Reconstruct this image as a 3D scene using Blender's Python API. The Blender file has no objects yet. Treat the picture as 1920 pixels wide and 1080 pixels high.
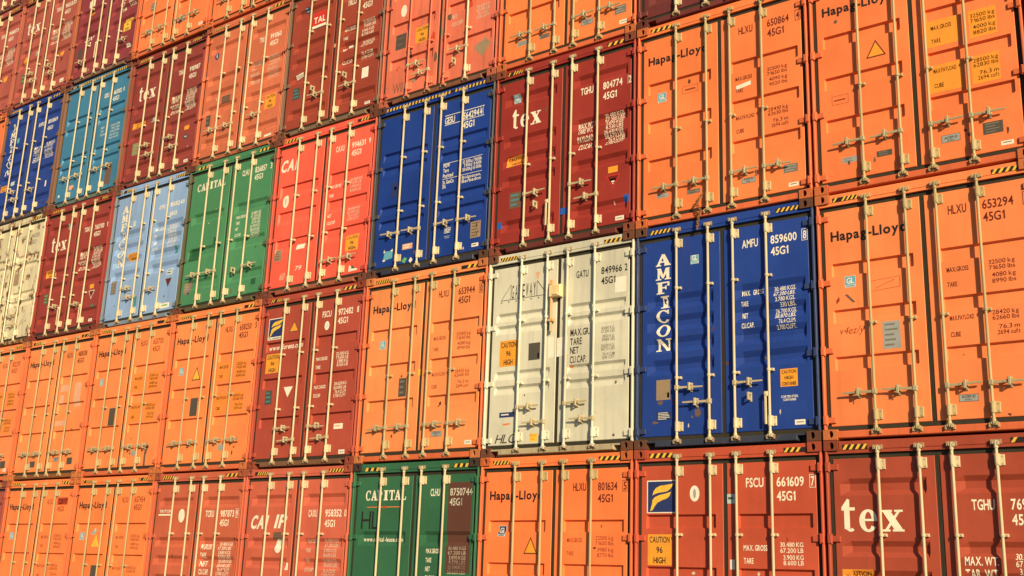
import bpy, bmesh, math, random
from mathutils import Vector, Matrix
from math import radians as rad, sin, cos, pi

# ------------------------------------------------------------------ camera, sky, sun, exposure
S = bpy.context.scene
COL = S.collection
SUN_AZ, SUN_EL = 54.0, 21.0          # degrees from the wall's normal towards +x, and above the horizon
W, H, PITCH, GAP = 2.438, 2.896, 2.47, 0.016
CAM = (4.942, -12.139, 1.207)

cam_d = bpy.data.cameras.new('camera')
cam = bpy.data.objects.new('camera', cam_d); COL.objects.link(cam)
_right = Vector((0.79508457, 0.60549165, 0.0349342))
_down = Vector((-0.12781206, 0.2235823, -0.96626861))
_fwd = Vector((-0.59287824, 0.76380025, 0.25515597))
m = Matrix((_right, -_down, -_fwd)).transposed().to_4x4()
m.translation = Vector(CAM)
cam.matrix_world = m
cam_d.sensor_width = 36.0
cam_d.lens = 2109.49 / 1920 * 36.0
cam_d.clip_end = 5000
S.camera = cam

wd = bpy.data.worlds.new('World'); S.world = wd; wd.use_nodes = True
nt = wd.node_tree
sky = nt.nodes.new('ShaderNodeTexSky'); sky.sky_type = 'NISHITA'; sky.sun_disc = False
sky.sun_elevation = rad(SUN_EL); sky.sun_rotation = rad(180 - SUN_AZ)
nt.links.new(sky.outputs[0], nt.nodes['Background'].inputs[0])
nt.nodes['Background'].inputs[1].default_value = 0.055

sd = bpy.data.lights.new('sun', 'SUN'); sun = bpy.data.objects.new('sun', sd); COL.objects.link(sun)
sd.energy = 5.0; sd.angle = rad(0.5); sd.color = (1.0, 0.76, 0.42)
to_sun = Vector((sin(rad(SUN_AZ)) * cos(rad(SUN_EL)), -cos(rad(SUN_AZ)) * cos(rad(SUN_EL)), sin(rad(SUN_EL))))
sun.rotation_euler = to_sun.to_track_quat('Z', 'Y').to_euler()
sun.location = (20, -20, 20)

S.view_settings.view_transform = 'Standard'; S.view_settings.look = 'None'
S.view_settings.exposure = 0.30; S.view_settings.gamma = 1.0

# ------------------------------------------------------------------ materials
def lin(c):
    return tuple((x / 12.92 if x <= 0.04045 else ((x + 0.055) / 1.055) ** 2.4) for x in c)
# light falling on the wall; colours measured in the photograph are divided by it to get the paint's own colour
LIGHT = (1.19, 1.0, 0.645)
def seen(r, g, b):
    l = lin((r / 255, g / 255, b / 255))
    return tuple(min(0.93, max(0.006, a / k)) for a, k in zip(l, LIGHT))

MATS = {}
def paint(key, c, wear=0.35, rust=0.25, rough=0.46, dents=0.38, seed=None):
    """weathered paint over steel: tone drift, rain streaks, rust specks, shallow dents"""
    if key in MATS: return MATS[key]
    r = random.Random(key if seed is None else seed)
    m = bpy.data.materials.new(key); m.use_nodes = True
    t = m.node_tree; N = t.nodes; L = t.links
    b = N['Principled BSDF']
    tc = N.new('ShaderNodeTexCoord')
    mp = N.new('ShaderNodeMapping'); L.new(tc.outputs['Object'], mp.inputs[0])
    mp.inputs['Location'].default_value = (r.uniform(-50, 50), r.uniform(-50, 50), r.uniform(-50, 50))
    def noise(scale, detail, rough_=0.55, vec=None):
        n = N.new('ShaderNodeTexNoise'); n.inputs['Scale'].default_value = scale
        n.inputs['Detail'].default_value = detail; n.inputs['Roughness'].default_value = rough_
        L.new((vec or mp).outputs[0], n.inputs['Vector']); return n
    def ramp(src, a, bb):
        q = N.new('ShaderNodeMapRange'); q.inputs[1].default_value = a; q.inputs[2].default_value = bb
        L.new(src, q.inputs[0]); return q.outputs[0]
    def mix(fac, ca, cb):
        x = N.new('ShaderNodeMix'); x.data_type = 'RGBA'
        if isinstance(fac, float): x.inputs[0].default_value = fac
        else: L.new(fac, x.inputs[0])
        for i, cc in ((6, ca), (7, cb)):
            if isinstance(cc, tuple): x.inputs[i].default_value = (*cc, 1)
            else: L.new(cc, x.inputs[i])
        return x.outputs[2]
    def mul(a, k):
        q = N.new('ShaderNodeMath'); q.operation = 'MULTIPLY'; L.new(a, q.inputs[0]); q.inputs[1].default_value = k
        return q.outputs[0]
    fade = tuple(min(0.93, x * 1.10 + 0.003) for x in c)
    deep = tuple(x * 0.90 for x in c)
    col = mix(ramp(noise(0.9, 4).outputs[0], 0.35, 0.65), deep, fade)
    # rain streaks and grime
    mp2 = N.new('ShaderNodeMapping'); L.new(mp.outputs[0], mp2.inputs[0]); mp2.inputs['Scale'].default_value = (11, 11, 0.55)
    st = noise(1.0, 5, 0.6, mp2)
    dirt = tuple(x * 0.55 + y for x, y in zip(c, (0.035, 0.022, 0.01)))
    col = mix(mul(ramp(st.outputs[0], 0.5, 0.78), wear), col, dirt)
    pale = tuple(min(0.93, x * 0.85 + 0.09) for x in c)
    mp3 = N.new('ShaderNodeMapping'); L.new(mp.outputs[0], mp3.inputs[0]); mp3.inputs['Scale'].default_value = (7, 7, 2.2)
    sc = noise(3.0, 6, 0.7, mp3)
    col = mix(mul(ramp(sc.outputs[0], 0.62, 0.74), wear * 0.8), col, pale)
    # rust: specks that bleed downwards
    mp4 = N.new('ShaderNodeMapping'); L.new(mp.outputs[0], mp4.inputs[0]); mp4.inputs['Scale'].default_value = (1, 1, 0.5)
    rs = noise(6.5, 8, 0.68, mp4)
    th = 0.80 - 0.26 * rust
    rf = ramp(rs.outputs[0], th, th + 0.05)
    col = mix(rf, col, (0.16, 0.062, 0.024))
    L.new(col, b.inputs['Base Color'])
    L.new(ramp(noise(5, 4).outputs[0], 0.1, 0.9), b.inputs['Roughness'])
    rr = [n for n in N if n.bl_idname == 'ShaderNodeMapRange'][-1]
    rr.inputs[3].default_value = rough - 0.12; rr.inputs[4].default_value = rough + 0.16
    b.inputs['Specular IOR Level'].default_value = 0.18
    bp = N.new('ShaderNodeBump'); bp.inputs['Strength'].default_value = dents; bp.inputs['Distance'].default_value = 0.055
    L.new(noise(1.7, 3, 0.45).outputs[0], bp.inputs['Height'])
    bp2 = N.new('ShaderNodeBump'); bp2.inputs['Strength'].default_value = 0.12; bp2.inputs['Distance'].default_value = 0.004
    L.new(noise(55, 3).outputs[0], bp2.inputs['Height']); L.new(bp.outputs[0], bp2.inputs['Normal'])
    L.new(bp2.outputs[0], b.inputs['Normal'])
    MATS[key] = m
    return m

def flat(key, c, rough=0.6, wear=0.35):
    """print, vinyl and rubber: one colour with some fading and scuffing"""
    if key in MATS: return MATS[key]
    m = bpy.data.materials.new(key); m.use_nodes = True
    t = m.node_tree; N = t.nodes; L = t.links; b = N['Principled BSDF']
    tc = N.new('ShaderNodeTexCoord')
    n = N.new('ShaderNodeTexNoise'); n.inputs['Scale'].default_value = 9; n.inputs['Detail'].default_value = 6
    L.new(tc.outputs['Object'], n.inputs['Vector'])
    q = N.new('ShaderNodeMapRange'); q.inputs[1].default_value = 0.42; q.inputs[2].default_value = 0.75
    q.inputs[4].default_value = wear; L.new(n.outputs[0], q.inputs[0])
    x = N.new('ShaderNodeMix'); x.data_type = 'RGBA'; L.new(q.outputs[0], x.inputs[0])
    x.inputs[6].default_value = (*c, 1); x.inputs[7].default_value = (*[k * 0.55 + 0.03 for k in c], 1)
    L.new(x.outputs[2], b.inputs['Base Color'])
    b.inputs['Roughness'].default_value = rough; b.inputs['Specular IOR Level'].default_value = 0.3
    MATS[key] = m
    return m

def F(key): return FLATS[key]
FLATS = {
 'white': flat('white_lettering', (0.86, 0.84, 0.74)),
 'dimwhite': flat('faded_white_lettering', (0.62, 0.55, 0.47)),
 'black': flat('black_lettering', (0.018, 0.016, 0.02)),
 'maroon': flat('maroon_lettering', (0.14, 0.016, 0.01)),
 'faint': flat('faded_maroon_lettering', (0.33, 0.055, 0.02)),
 'yellow': flat('yellow_vinyl', (0.86, 0.55, 0.07), .6, .6),
 'amber': flat('amber_label', (0.83, 0.36, 0.04)),
 'hapyel': flat('yellow_orange_patch', (0.86, 0.33, 0.045)),
 'bluevinyl': flat('navy_vinyl', (0.022, 0.04, 0.17)),
 'skyblue': flat('sky_blue_decal', (0.13, 0.42, 0.62)),
 'paleblue': flat('pale_blue_decal', (0.52, 0.66, 0.72)),
 'steelplate': flat('grey_steel_plate', (0.20, 0.19, 0.17), 0.45),
 'alu': flat('aluminium_plate', (0.33, 0.37, 0.40), 0.45),
 'darkplate': flat('dark_plate', (0.085, 0.08, 0.075)),
 'brownplate': flat('brown_plate', (0.33, 0.25, 0.17), 0.5),
 'paper': flat('white_paper', (0.84, 0.82, 0.76)),
 'bluetape': flat('blue_tape', (0.02, 0.11, 0.55)),
 'red': flat('red_print', (0.62, 0.035, 0.03)),
 'gasket': flat('door_gasket_rubber', (0.034, 0.030, 0.022), 0.8),
 'hole': flat('hole_shade_black', (0.01, 0.009, 0.008), 0.9),  # near-black colour standing in for the shade inside the casting holes
 'brownpatch': flat('brown_repaint', (0.11, 0.045, 0.035)),
 'greenpatch': flat('dark_green_repaint', (0.02, 0.11, 0.05)),
 'orangepatch': flat('rust_orange_paint', (0.75, 0.22, 0.06)),
 'greypatch': flat('grey_overpaint', (0.16, 0.10, 0.08)),
 'saladgreen': flat('green_decal', (0.12, 0.45, 0.16)),
 'redpatch': flat('faded_red_patch', (0.55, 0.075, 0.04)),
 'tealdecal': flat('teal_decal', (0.05, 0.28, 0.33)),
 'hapsoft': flat('faded_yellow_patch', (0.86, 0.275, 0.055)),
 'lilac': flat('pale_overspray', (0.75, 0.42, 0.30)),
}
ROD = {
 'cream': paint('cream_painted_steel', (0.57, 0.51, 0.37), 0.5, 0.25, 0.45, 0.0),
 'galv': paint('galvanised_steel', (0.43, 0.36, 0.21), 0.7, 0.3, 0.45, 0.0),
 'pink': paint('pinkish_painted_steel', (0.78, 0.62, 0.46), 0.4, 0.25, 0.45, 0.0),
}
HW = {'cream': paint('cream_fittings', (0.48, 0.42, 0.29), 0.6, 0.45, 0.45, 0.0),
      'galv': paint('galvanised_fittings', (0.36, 0.33, 0.22), 0.5, 0.42, 0.4, 0.0)}
HW['pink'] = HW['cream']
KEEP = paint('rusty_keepers', (0.34, 0.25, 0.16), 0.5, 0.65, 0.6, 0.0)
KEEPG = paint('weathered_keepers', (0.42, 0.31, 0.19), 0.5, 0.5, 0.6, 0.0)

# ------------------------------------------------------------------ mesh helpers
class MB:
    """collects shapes for ONE mesh"""
    def __init__(s): s.v = []; s.f = []; s.m = []
    def poly(s, pts, mi=0):
        i = len(s.v); s.v += [tuple(p) for p in pts]; s.f.append(tuple(range(i, i + len(pts)))); s.m.append(mi)
    def box(s, x0, x1, y0, y1, z0, z1, mi=0, ch=0.0):
        i = len(s.v)
        if ch <= 0:
            s.v += [(x0, y0, z0), (x1, y0, z0), (x1, y1, z0), (x0, y1, z0), (x0, y0, z1), (x1, y0, z1), (x1, y1, z1), (x0, y1, z1)]
            for q in ((0, 1, 5, 4), (1, 2, 6, 5), (2, 3, 7, 6), (3, 0, 4, 7), (4, 5, 6, 7), (3, 2, 1, 0)):
                s.f.append(tuple(i + k for k in q)); s.m.append(mi)
        else:   # front edges chamfered (front is -y)
            s.v += [(x0 + ch, y0, z0 + ch), (x1 - ch, y0, z0 + ch), (x1 - ch, y0, z1 - ch), (x0 + ch, y0, z1 - ch),
                    (x0, y0 + ch, z0), (x1, y0 + ch, z0), (x1, y0 + ch, z1), (x0, y0 + ch, z1),
                    (x0, y1, z0), (x1, y1, z0), (x1, y1, z1), (x0, y1, z1)]
            for q in ((0, 1, 2, 3), (4, 5, 1, 0), (5, 6, 2, 1), (6, 7, 3, 2), (7, 4, 0, 3),
                      (8, 9, 5, 4), (9, 10, 6, 5), (10, 11, 7, 6), (11, 8, 4, 7), (11, 10, 9, 8)):
                s.f.append(tuple(i + k for k in q)); s.m.append(mi)
    def tube(s, p0, p1, r0, r1=None, n=10, mi=0, caps=True):
        r1 = r0 if r1 is None else r1
        p0 = Vector(p0); p1 = Vector(p1); d = (p1 - p0).normalized()
        a = d.orthogonal().normalized(); b = d.cross(a)
        i = len(s.v)
        for p, r in ((p0, r0), (p1, r1)):
            for k in range(n):
                t = 2 * pi * k / n; s.v.append(tuple(p + (a * cos(t) + b * sin(t)) * r))
        for k in range(n):
            j = (k + 1) % n; s.f.append((i + k, i + j, i + n + j, i + n + k)); s.m.append(mi)
        if caps:
            s.f.append(tuple(i + k for k in range(n))[::-1]); s.m.append(mi)
            s.f.append(tuple(i + n + k for k in range(n))); s.m.append(mi)
    def mesh(s, name, mats, smooth=False):
        me = bpy.data.meshes.new(name); me.from_pydata(s.v, [], s.f)
        for k in mats: me.materials.append(k)
        me.polygons.foreach_set('material_index', s.m)
        me.update()
        bm = bmesh.new(); bm.from_mesh(me); bmesh.ops.recalc_face_normals(bm, faces=bm.faces[:]) if not getattr(s, 'sheet', False) else None
        bm.to_mesh(me); bm.free()
        if smooth:
            for p in me.polygons: p.use_smooth = True
        return me

def link(name, me, parent=None, mat=None):
    o = bpy.data.objects.new(name, me); COL.objects.link(o)
    if parent is not None: o.parent = parent
    if mat is not None:
        o.material_slots[0].link = 'OBJECT'; o.material_slots[0].material = mat
    return o

DUMMY = flat('primer', (0.3, 0.3, 0.3))
def X(u): return u - W / 2

# ------------------------------------------------------------------ lettering
GLYPH = {}
def load_glyphs(chars, offset, key):
    cu = bpy.data.curves.new('glyph', 'FONT'); cu.resolution_u = 3; cu.offset = offset
    ob = bpy.data.objects.new('glyph', cu); COL.objects.link(ob)
    for ch in chars:
        cu.body = ch
        dg = bpy.context.evaluated_depsgraph_get(); dg.update()
        e = ob.evaluated_get(dg); me = e.to_mesh()
        vs = [(v.co.x, v.co.y) for v in me.vertices]; fs = [tuple(p.vertices) for p in me.polygons]
        e.to_mesh_clear()
        if not vs: continue
        x0 = min(a for a, b in vs); x1 = max(a for a, b in vs)
        GLYPH[key, ch] = ([(a - x0, b) for a, b in vs], fs, x1 - x0)
    bpy.data.objects.remove(ob); bpy.data.curves.remove(cu)
CH = 'ABCDEFGHIJKLMNOPQRSTUVWXYZabcdefghijklmnopqrstuvwxyz0123456789.-/:,'
load_glyphs(CH, 0.019, 'b'); load_glyphs(CH, 0.0, 'r'); load_glyphs(CH, 0.007, 'm'); load_glyphs('Hapag-LloydCAIPT', 0.034, 'x')
for f_, w_ in (('b', .15), ('r', .11), ('m', .12)):
    _h = max(y for x, y in GLYPH[f_, 'H'][0])
    GLYPH[f_, '1'] = ([(.0, .70 * _h), (.05, .64 * _h), (.16, .78 * _h), (.16, 0), (.16 + w_, 0), (.16 + w_, _h), (.13 + w_ * .5, _h)], [(0, 1, 2, 6), (2, 3, 4, 5, 6)], .16 + w_)
CAPH = max(y for x, y in GLYPH['b', 'H'][0])

def arc(cx, cy, rx, ry, tx, ty, a0, a1, n=14):
    """stroke of an ellipse whose thickness is tx at the sides and ty at top and bottom"""
    out = []
    for k in range(n):
        p = []
        for a in (a0 + (a1 - a0) * k / n, a0 + (a1 - a0) * (k + 1) / n):
            a = rad(a); p.append(((cx + rx * cos(a), cy + ry * sin(a)), (cx + (rx - tx) * cos(a), cy + (ry - ty) * sin(a))))
        out.append([p[0][0], p[1][0], p[1][1], p[0][1]])
    return out
def rect(a, b, c, d): return [(a, b), (c, b), (c, d), (a, d)]
SERIF = {   # heavy slab letters in a unit box
 'A': [[(.02, .09), (.22, .09), (.56, 1), (.40, 1)], [(.62, .09), (.98, .09), (.60, 1), (.36, 1)], rect(.25, .28, .66, .40), rect(-.05, 0, .34, .1), rect(.56, 0, 1.05, .1)],
 'M': [rect(.08, .09, .24, .92), rect(.72, .09, .94, .92), [(.02, 1), (.32, 1), (.56, .2), (.44, .1)], [(.68, 1), (.98, 1), (.50, .1), (.44, .22)], rect(-.05, 0, .36, .1), rect(.60, 0, 1.06, .1)],
 'F': [rect(.12, .09, .42, .92), rect(.02, 0, .58, .1), rect(.02, .89, .95, 1), [(.78, .68), (.95, .62), (.95, .89), (.84, .89)], rect(.42, .46, .70, .57), rect(.64, .36, .74, .68)],
 'I': [rect(.26, .09, .74, .91), rect(.08, 0, .92, .1), rect(.08, .9, .92, 1)],
 'C': arc(.5, .5, .5, .52, .24, .1, 42, 322, 20) + [rect(.80, .66, .92, 1.0)],
 'O': arc(.5, .5, .5, .52, .24, .1, 0, 360, 24),
 'N': [rect(.08, .09, .22, .92), [(.0, 1), (.30, 1), (.94, 0), (.72, 0)], rect(.80, .02, .94, .92), rect(-.06, 0, .34, .1), rect(.66, .9, 1.06, 1)],
 'P': [rect(.10, .09, .38, .92), rect(0, 0, .50, .09), rect(0, .91, .50, 1), ] + arc(.45, .70, .45, .30, .24, .09, -90, 90, 12),
 'T': [rect(.36, .09, .64, .91), rect(.22, 0, .78, .09), rect(0, .89, 1, 1), [(0, .66), (.06, .66), (.16, .89), (0, .89)], [(.94, .66), (1, .66), (1, .89), (.84, .89)]],
 'L': [rect(.10, .09, .38, .91), rect(0, .91, .52, 1), rect(0, 0, .9, .1), [(.74, .1), (.9, .1), (.95, .36), (.88, .36)]],
 'c': arc(.5, .36, .46, .38, .22, .08, 48, 318, 20),
 't': [[(.22, .08), (.58, .02), (.58, .72), (.58, .98), (.46, .98), (.22, .76)], rect(.06, .64, .92, .735), [(.05, .735), (.30, .735), (.50, 1.0), (.44, 1.0)]] + arc(.62, .20, .34, .21, .24, .09, 180, 315, 9),
 'e': arc(.5, .36, .48, .38, .30, .085, 0, 325, 24) + [rect(.24, .345, .97, .42)],
 'x': [[(.08, .68), (.44, .68), (.96, .06), (.58, .06)], [(.72, .68), (.86, .68), (.30, .06), (.16, .06)], rect(0, .665, .50, .735), rect(.60, .665, .98, .735), rect(0, 0, .40, .07), rect(.50, 0, 1.02, .07)],
}
def text2d(s, font='b', space=0.09):
    """flat layout of a string: verts, faces, width (height of a capital = 1)"""
    vs, fs, x = [], [], 0.0
    for ch in s:
        if ch == ' ': x += 0.34; continue
        if font == 's':
            i = len(vs)
            for k, pl in enumerate(SERIF[ch]):
                j = len(vs); vs += [(x + a, b, k) for a, b in pl]; fs.append(tuple(range(j, j + len(pl))))
            x += 1.0 + 0.12; continue
        g = GLYPH.get((font, ch))
        if g is None: continue
        i = len(vs); vs += [(x + a / CAPH, b / CAPH, 0) for a, b in g[0]]; fs += [tuple(i + k for k in q) for q in g[1]]
        x += g[2] / CAPH + space * (1.6 if g[2] < 0.2 else 1)
    return vs, fs, max(0.01, x - space)

# ------------------------------------------------------------------ the container
FACE, PROUD = 0.048, 0.0012
SWAGES = {   # (top, upper slope, floor, lower slope, depth); end slope; pocket ends inside the door
 'pocket': ([(2.045, .014, .13, .016, .034), (1.493, .014, .13, .016, .034), (.945, .014, .13, .016, .034)], .014),
 'florid': ([(2.10, .02, .13, .02, .036), (1.485, .02, .13, .02, .036), (.83, .02, .13, .02, .036)], .016),
 'salmon': ([(1.99, .018, .12, .10, .03), (1.505, .018, .12, .10, .03), (1.0, .018, .12, .10, .03)], .02),
 'twin': ([(2.075, .03, .02, .10, .034), (1.83, .03, .02, .10, .034), (1.17, .03, .02, .10, .034), (.925, .03, .02, .10, .034)], .02),
 'wave': ([(2.47, .055, .075, .055, .036), (1.80, .055, .06, .055, .036), (1.495, .055, .06, .055, .036), (1.18, .055, .06, .055, .036), (.51, .055, .075, .055, .036)], .014),
 'ripple': ([(1.96, .07, .06, .07, .036), (1.68, .07, .06, .07, .036), (1.40, .07, .06, .07, .036), (1.12, .07, .06, .07, .036)], .016),
 'ridge': ([(2.02, .035, .02, .07, .03), (1.84, .035, .02, .07, .03), (1.185, .035, .02, .07, .03), (.98, .035, .02, .07, .03)], .03),
 'plain': ([(1.90, .05, .10, .06, .032), (1.23, .05, .10, .06, .032), (.62, .05, .10, .06, .03)], .016),
}
DOORS = ((.082, 1.196, .155, 1.10), (1.248, 2.350, 1.385, 2.30))
V0, V1 = .156, 2.690

def end_left(style): return .10 if style in ('wave', 'ripple', 'plain') else SWAGES[style][1]
def prof(style):
    pts = [(V1, 0.0)]
    for top, a, f, b, d in SWAGES[style][0]:
        pts += [(top, 0.0), (top - a, d), (top - a - f, d), (top - a - f - b, 0.0)]
    pts.append((V0, 0.0)); return pts
def interp(pts, v):
    if v >= pts[0][0] or v <= pts[-1][0]: return 0.0
    for (a, x), (b, y) in zip(pts, pts[1:]):
        if a >= v >= b: return x + (y - x) * ((a - v) / (a - b) if a > b else 0)
    return 0.0
def surf(style, u, v):
    e = SWAGES[style][1]
    d0, d1, p0, p1 = DOORS[0] if u < W / 2 else DOORS[1]
    k = min(1, max(0, (u - p0) / end_left(style))) * min(1, max(0, (p1 - u) / e))
    return FACE + interp(prof(style), v) * k

CACHE = {}
def shared(key, build, smooth=False, n=1):
    if key not in CACHE:
        mb = MB(); build(mb); CACHE[key] = mb.mesh(key.split('|')[0], [DUMMY] * n, smooth)
    return CACHE[key]

def door_mesh(style, side):
    def b(mb):
        d0, d1, p0, p1 = DOORS[side]; e = SWAGES[style][1]
        us = [d0, d0 + .005, p0, p0 + end_left(style), p1 - e, p1, d1 - .005, d1]
        P = prof(style); vs = [P[0][0], P[0][0] - .005] + [q[0] for q in P[1:-1]] + [P[-1][0] + .005, P[-1][0]]
        i0 = len(mb.v); nu = len(us)
        for j, v in enumerate(vs):
            for i, u in enumerate(us):
                edge = i in (0, nu - 1) or j in (0, len(vs) - 1)
                mb.v.append((X(u), (surf(style, u, v) if not edge else FACE + .005), v))
        for j in range(len(vs) - 1):
            for i in range(nu - 1):
                a = i0 + j * nu + i
                mb.f.append((a, a + 1, a + nu + 1, a + nu)[::-1]); mb.m.append(0)
        y0, y1 = FACE + .005, FACE + .045
        for (ua, va, ub, vb) in ((d0, V0, d1, V0), (d1, V0, d1, V1), (d1, V1, d0, V1), (d0, V1, d0, V0)):
            mb.poly([(X(ua), y0, va), (X(ub), y0, vb), (X(ub), y1, vb), (X(ua), y1, va)])
    return shared('door|%s%d' % (style, side), b)

def gasket_mesh(side):
    a, b_ = ((.042, 1.2175), (1.2205, W - .042))[side]
    def b(mb):
        y0, y1 = FACE + .010, FACE + .075
        mb.box(X(a), X(b_), y0, y1, 2.690, 2.744); mb.box(X(a), X(b_), y0, y1, .101, .162)
        mb.box(X(a), X(a + .045), y0, y1, .162, 2.690); mb.box(X(b_ - .045), X(b_), y0, y1, .162, 2.690)
    return shared('gasket|%d' % side, b)

def casting(mb, x0, x1, z0, z1, cx, cz):
    """hollow corner block: front plate with an oval hole"""
    y0, y1, n = 0.0, .17, 20
    ox = []; ix = []
    for k in range(n):
        t = 2 * pi * k / n; c, s_ = cos(t), sin(t)
        ix.append((cx + .027 * c, cz + .040 * s_))
        hx = (x1 - cx) if c > 0 else (cx - x0); hz = (z1 - cz) if s_ > 0 else (cz - z0)
        q = min(hx / abs(c) if abs(c) > 1e-6 else 9, hz / abs(s_) if abs(s_) > 1e-6 else 9)
        ox.append((cx + c * q, cz + s_ * q))
    i = len(mb.v)
    for a, b in ox: mb.v.append((a, y0, b))
    for a, b in ix: mb.v.append((a, y0, b))
    for a, b in ix: mb.v.append((a, y0 + .07, b))
    for k in range(n):
        j = (k + 1) % n
        mb.f.append((i + k, i + j, i + n + j, i + n + k)); mb.m.append(0)
        mb.f.append((i + n + k, i + n + j, i + 2 * n + j, i + 2 * n + k)); mb.m.append(0)
    mb.f.append(tuple(i + 2 * n + k for k in range(n))); mb.m.append(1)  # back cap, shade of the hollow painted into its colour
    # corners left over by the radial sampling, then the block's sides
    for (a, b) in ((x0, z0), (x1, z0), (x1, z1), (x0, z1)):
        near = sorted(ox, key=lambda p: abs(p[0] - a) + abs(p[1] - b))[:2]
        if abs(near[0][0] - a) + abs(near[0][1] - b) > 1e-5:
            mb.poly([(a, y0, b), (near[0][0], y0, near[0][1]), (near[1][0], y0, near[1][1])])
    for (a, b, c, d) in ((x0, z0, x1, z0), (x1, z0, x1, z1), (x1, z1, x0, z1), (x0, z1, x0, z0)):
        mb.poly([(a, y0, b), (c, y0, d), (c, y1, d), (a, y1, b)])

def casting_mesh(k):
    def b(mb):
        r, t = k % 2, k // 2
        x0, x1 = (0, .162) if r == 0 else (W - .162, W)
        z0, z1 = (0.003, .118) if t == 0 else (H - .118, H - .003)
        casting(mb, X(x0), X(x1), z0, z1, X(.092 if r == 0 else W - .092), (z0 + z1) / 2 + (.004 if t == 0 else -.004))
    return shared('corner_casting|%d' % k, b, n=2)

def post_mesh(side):
    def b(mb):
        if side == 0: a, c, d = .003, .034, .10
        else: a, c, d = W - .034, W - .003, .10
        mb.box(X(a), X(c), .010, .17, .118, H - .118, ch=.008)
        # inner web set back behind the door edge
        if side == 0: mb.box(X(c), X(.075), .14, .17, .118, H - .118)
        else: mb.box(X(W - .075), X(a), .14, .17, .118, H - .118)
    return shared('corner_post|%d' % side, b)
def header_mesh():
    def b(mb):
        mb.box(X(.162), X(W - .162), .022, .15, H - .118, H - .014, ch=.008)
        mb.box(X(.040), X(W - .040), .025, .15, H - .150, H - .118)
    return shared('header', b)
def sill_mesh(notch):
    def b(mb):
        if notch:
            mb.box(X(.285), X(W - .285), .018, .15, .022, .100, ch=.008)
            for a, c in ((.162, .285), (W - .285, W - .162)): mb.box(X(a), X(c), .021, .15, .078, .100)
            mb.box(X(.162), X(W - .162), .15, .165, .01, .078)
        else: mb.box(X(.162), X(W - .162), .018, .15, .020, .100, ch=.008)
    return shared('sill|%d' % notch, b)
def shell_mesh():
    """corrugated long sides, roof, floor and front wall behind the door frame"""
    def b(mb):
        L0, L1 = .172, 12.19
        pts = []; y = L0 + .1; per = .278
        pts.append((L0, 0))
        while y + per < L1 - .1:
            pts += [(y, 0), (y + .068, .036), (y + .139, .036), (y + .207, 0)]; y += per
        pts.append((L1, 0))
        for sgn in (-1, 1):
            xo = sgn * (W / 2 - .006)
            for (a, da), (c, dc) in zip(pts, pts[1:]):
                mb.poly([(xo - sgn * da, a, .14), (xo - sgn * dc, c, .14), (xo - sgn * dc, c, H - .08), (xo - sgn * da, a, H - .08)])
            for z0, z1 in ((.03, .14), (H - .08, H - .02)):
                a, c = sorted((xo, xo - sgn * .06)); mb.box(a, c, L0, L1, z0, z1)
        mb.box(-W / 2 + .066, W / 2 - .066, L0, L1, .09, .14); mb.box(-W / 2 + .066, W / 2 - .066, L0, L1, H - .05, H - .03)
        mb.box(-W / 2 + .01, W / 2 - .01, L1 - .02, L1 + .01, .14, H - .08)
        for sx in (-1, 1):
            for z0, z1 in ((0.003, .118), (H - .118, H - .003)):
                a, c = sorted((sx * W / 2, sx * (W / 2 - .16))); mb.box(a, c, L1 + .011, L1 + .17, z0, z1)
    return shared('box_shell', b)

RODS = (.607, 1.052, 1.392, 1.835); RY = -.002
def rod_mesh(k):
    def b(mb):
        x = X(RODS[k])
        mb.tube((x, RY, .075), (x, RY, 2.812), .0158, n=12)
        for z0, z1, r in ((2.58, 2.66, .0235), (.20, .30, .0235), (2.735, 2.80, .022), (.085, .14, .022)):
            mb.tube((x, RY, z0), (x, RY, z1), r, n=10)
        for z in (2.79, .095):                      # the locking cams
            mb.box(x - .030, x + .034, RY - .012, .018, z - .013, z + .013)
            mb.box(x + .016, x + .036, RY - .024, .016, z - .024, z + .016)
    return shared('lock_rod|%d' % k, b)
def keeper_mesh(k, top):
    def b(mb):
        x, z, y = X(RODS[k]), (2.798 if top else .075), (.022 if top else .018)
        for s_ in (-1, 1): mb.box(x + s_ * .044 - .007, x + s_ * .044 + .007, -.012, y, z - .022, z + .024)
        mb.box(x - .053, x + .053, y - .006, y, z - .026, z + .028)
    return shared('cam_keeper|%d%d' % (k, top), b)
def plate_mesh(k, top):
    def b(mb):
        x, z = X(RODS[k]), (2.615 if top else .262)
        mb.box(x - .019, x + .026, RY - .018, FACE, z - .060, z + .060, ch=.010)
        mb.box(x + .024, x + .066, .032, FACE, z - .056, z + .056, ch=.004)
        for q in (-.036, .036): mb.tube((x + .049, .027, z + q), (x + .049, .033, z + q), .009, n=8, mi=1)
    return shared('rod_bracket|%d%d' % (k, top), b, n=2)
def guide_mesh(k, z):
    def b(mb):
        x = X(RODS[k])
        mb.tube((x, RY, z - .015), (x, RY, z + .015), .0235, n=10)
        mb.box(x - .012, x + .052, RY + .014, FACE, z - .016, z + .016, ch=.004)
        mb.tube((x + .040, RY + .008, z), (x + .040, RY + .018, z), .008, n=8, mi=1)
    return shared('rod_guide|%d%.2f' % (k, z), b, n=2)
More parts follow.
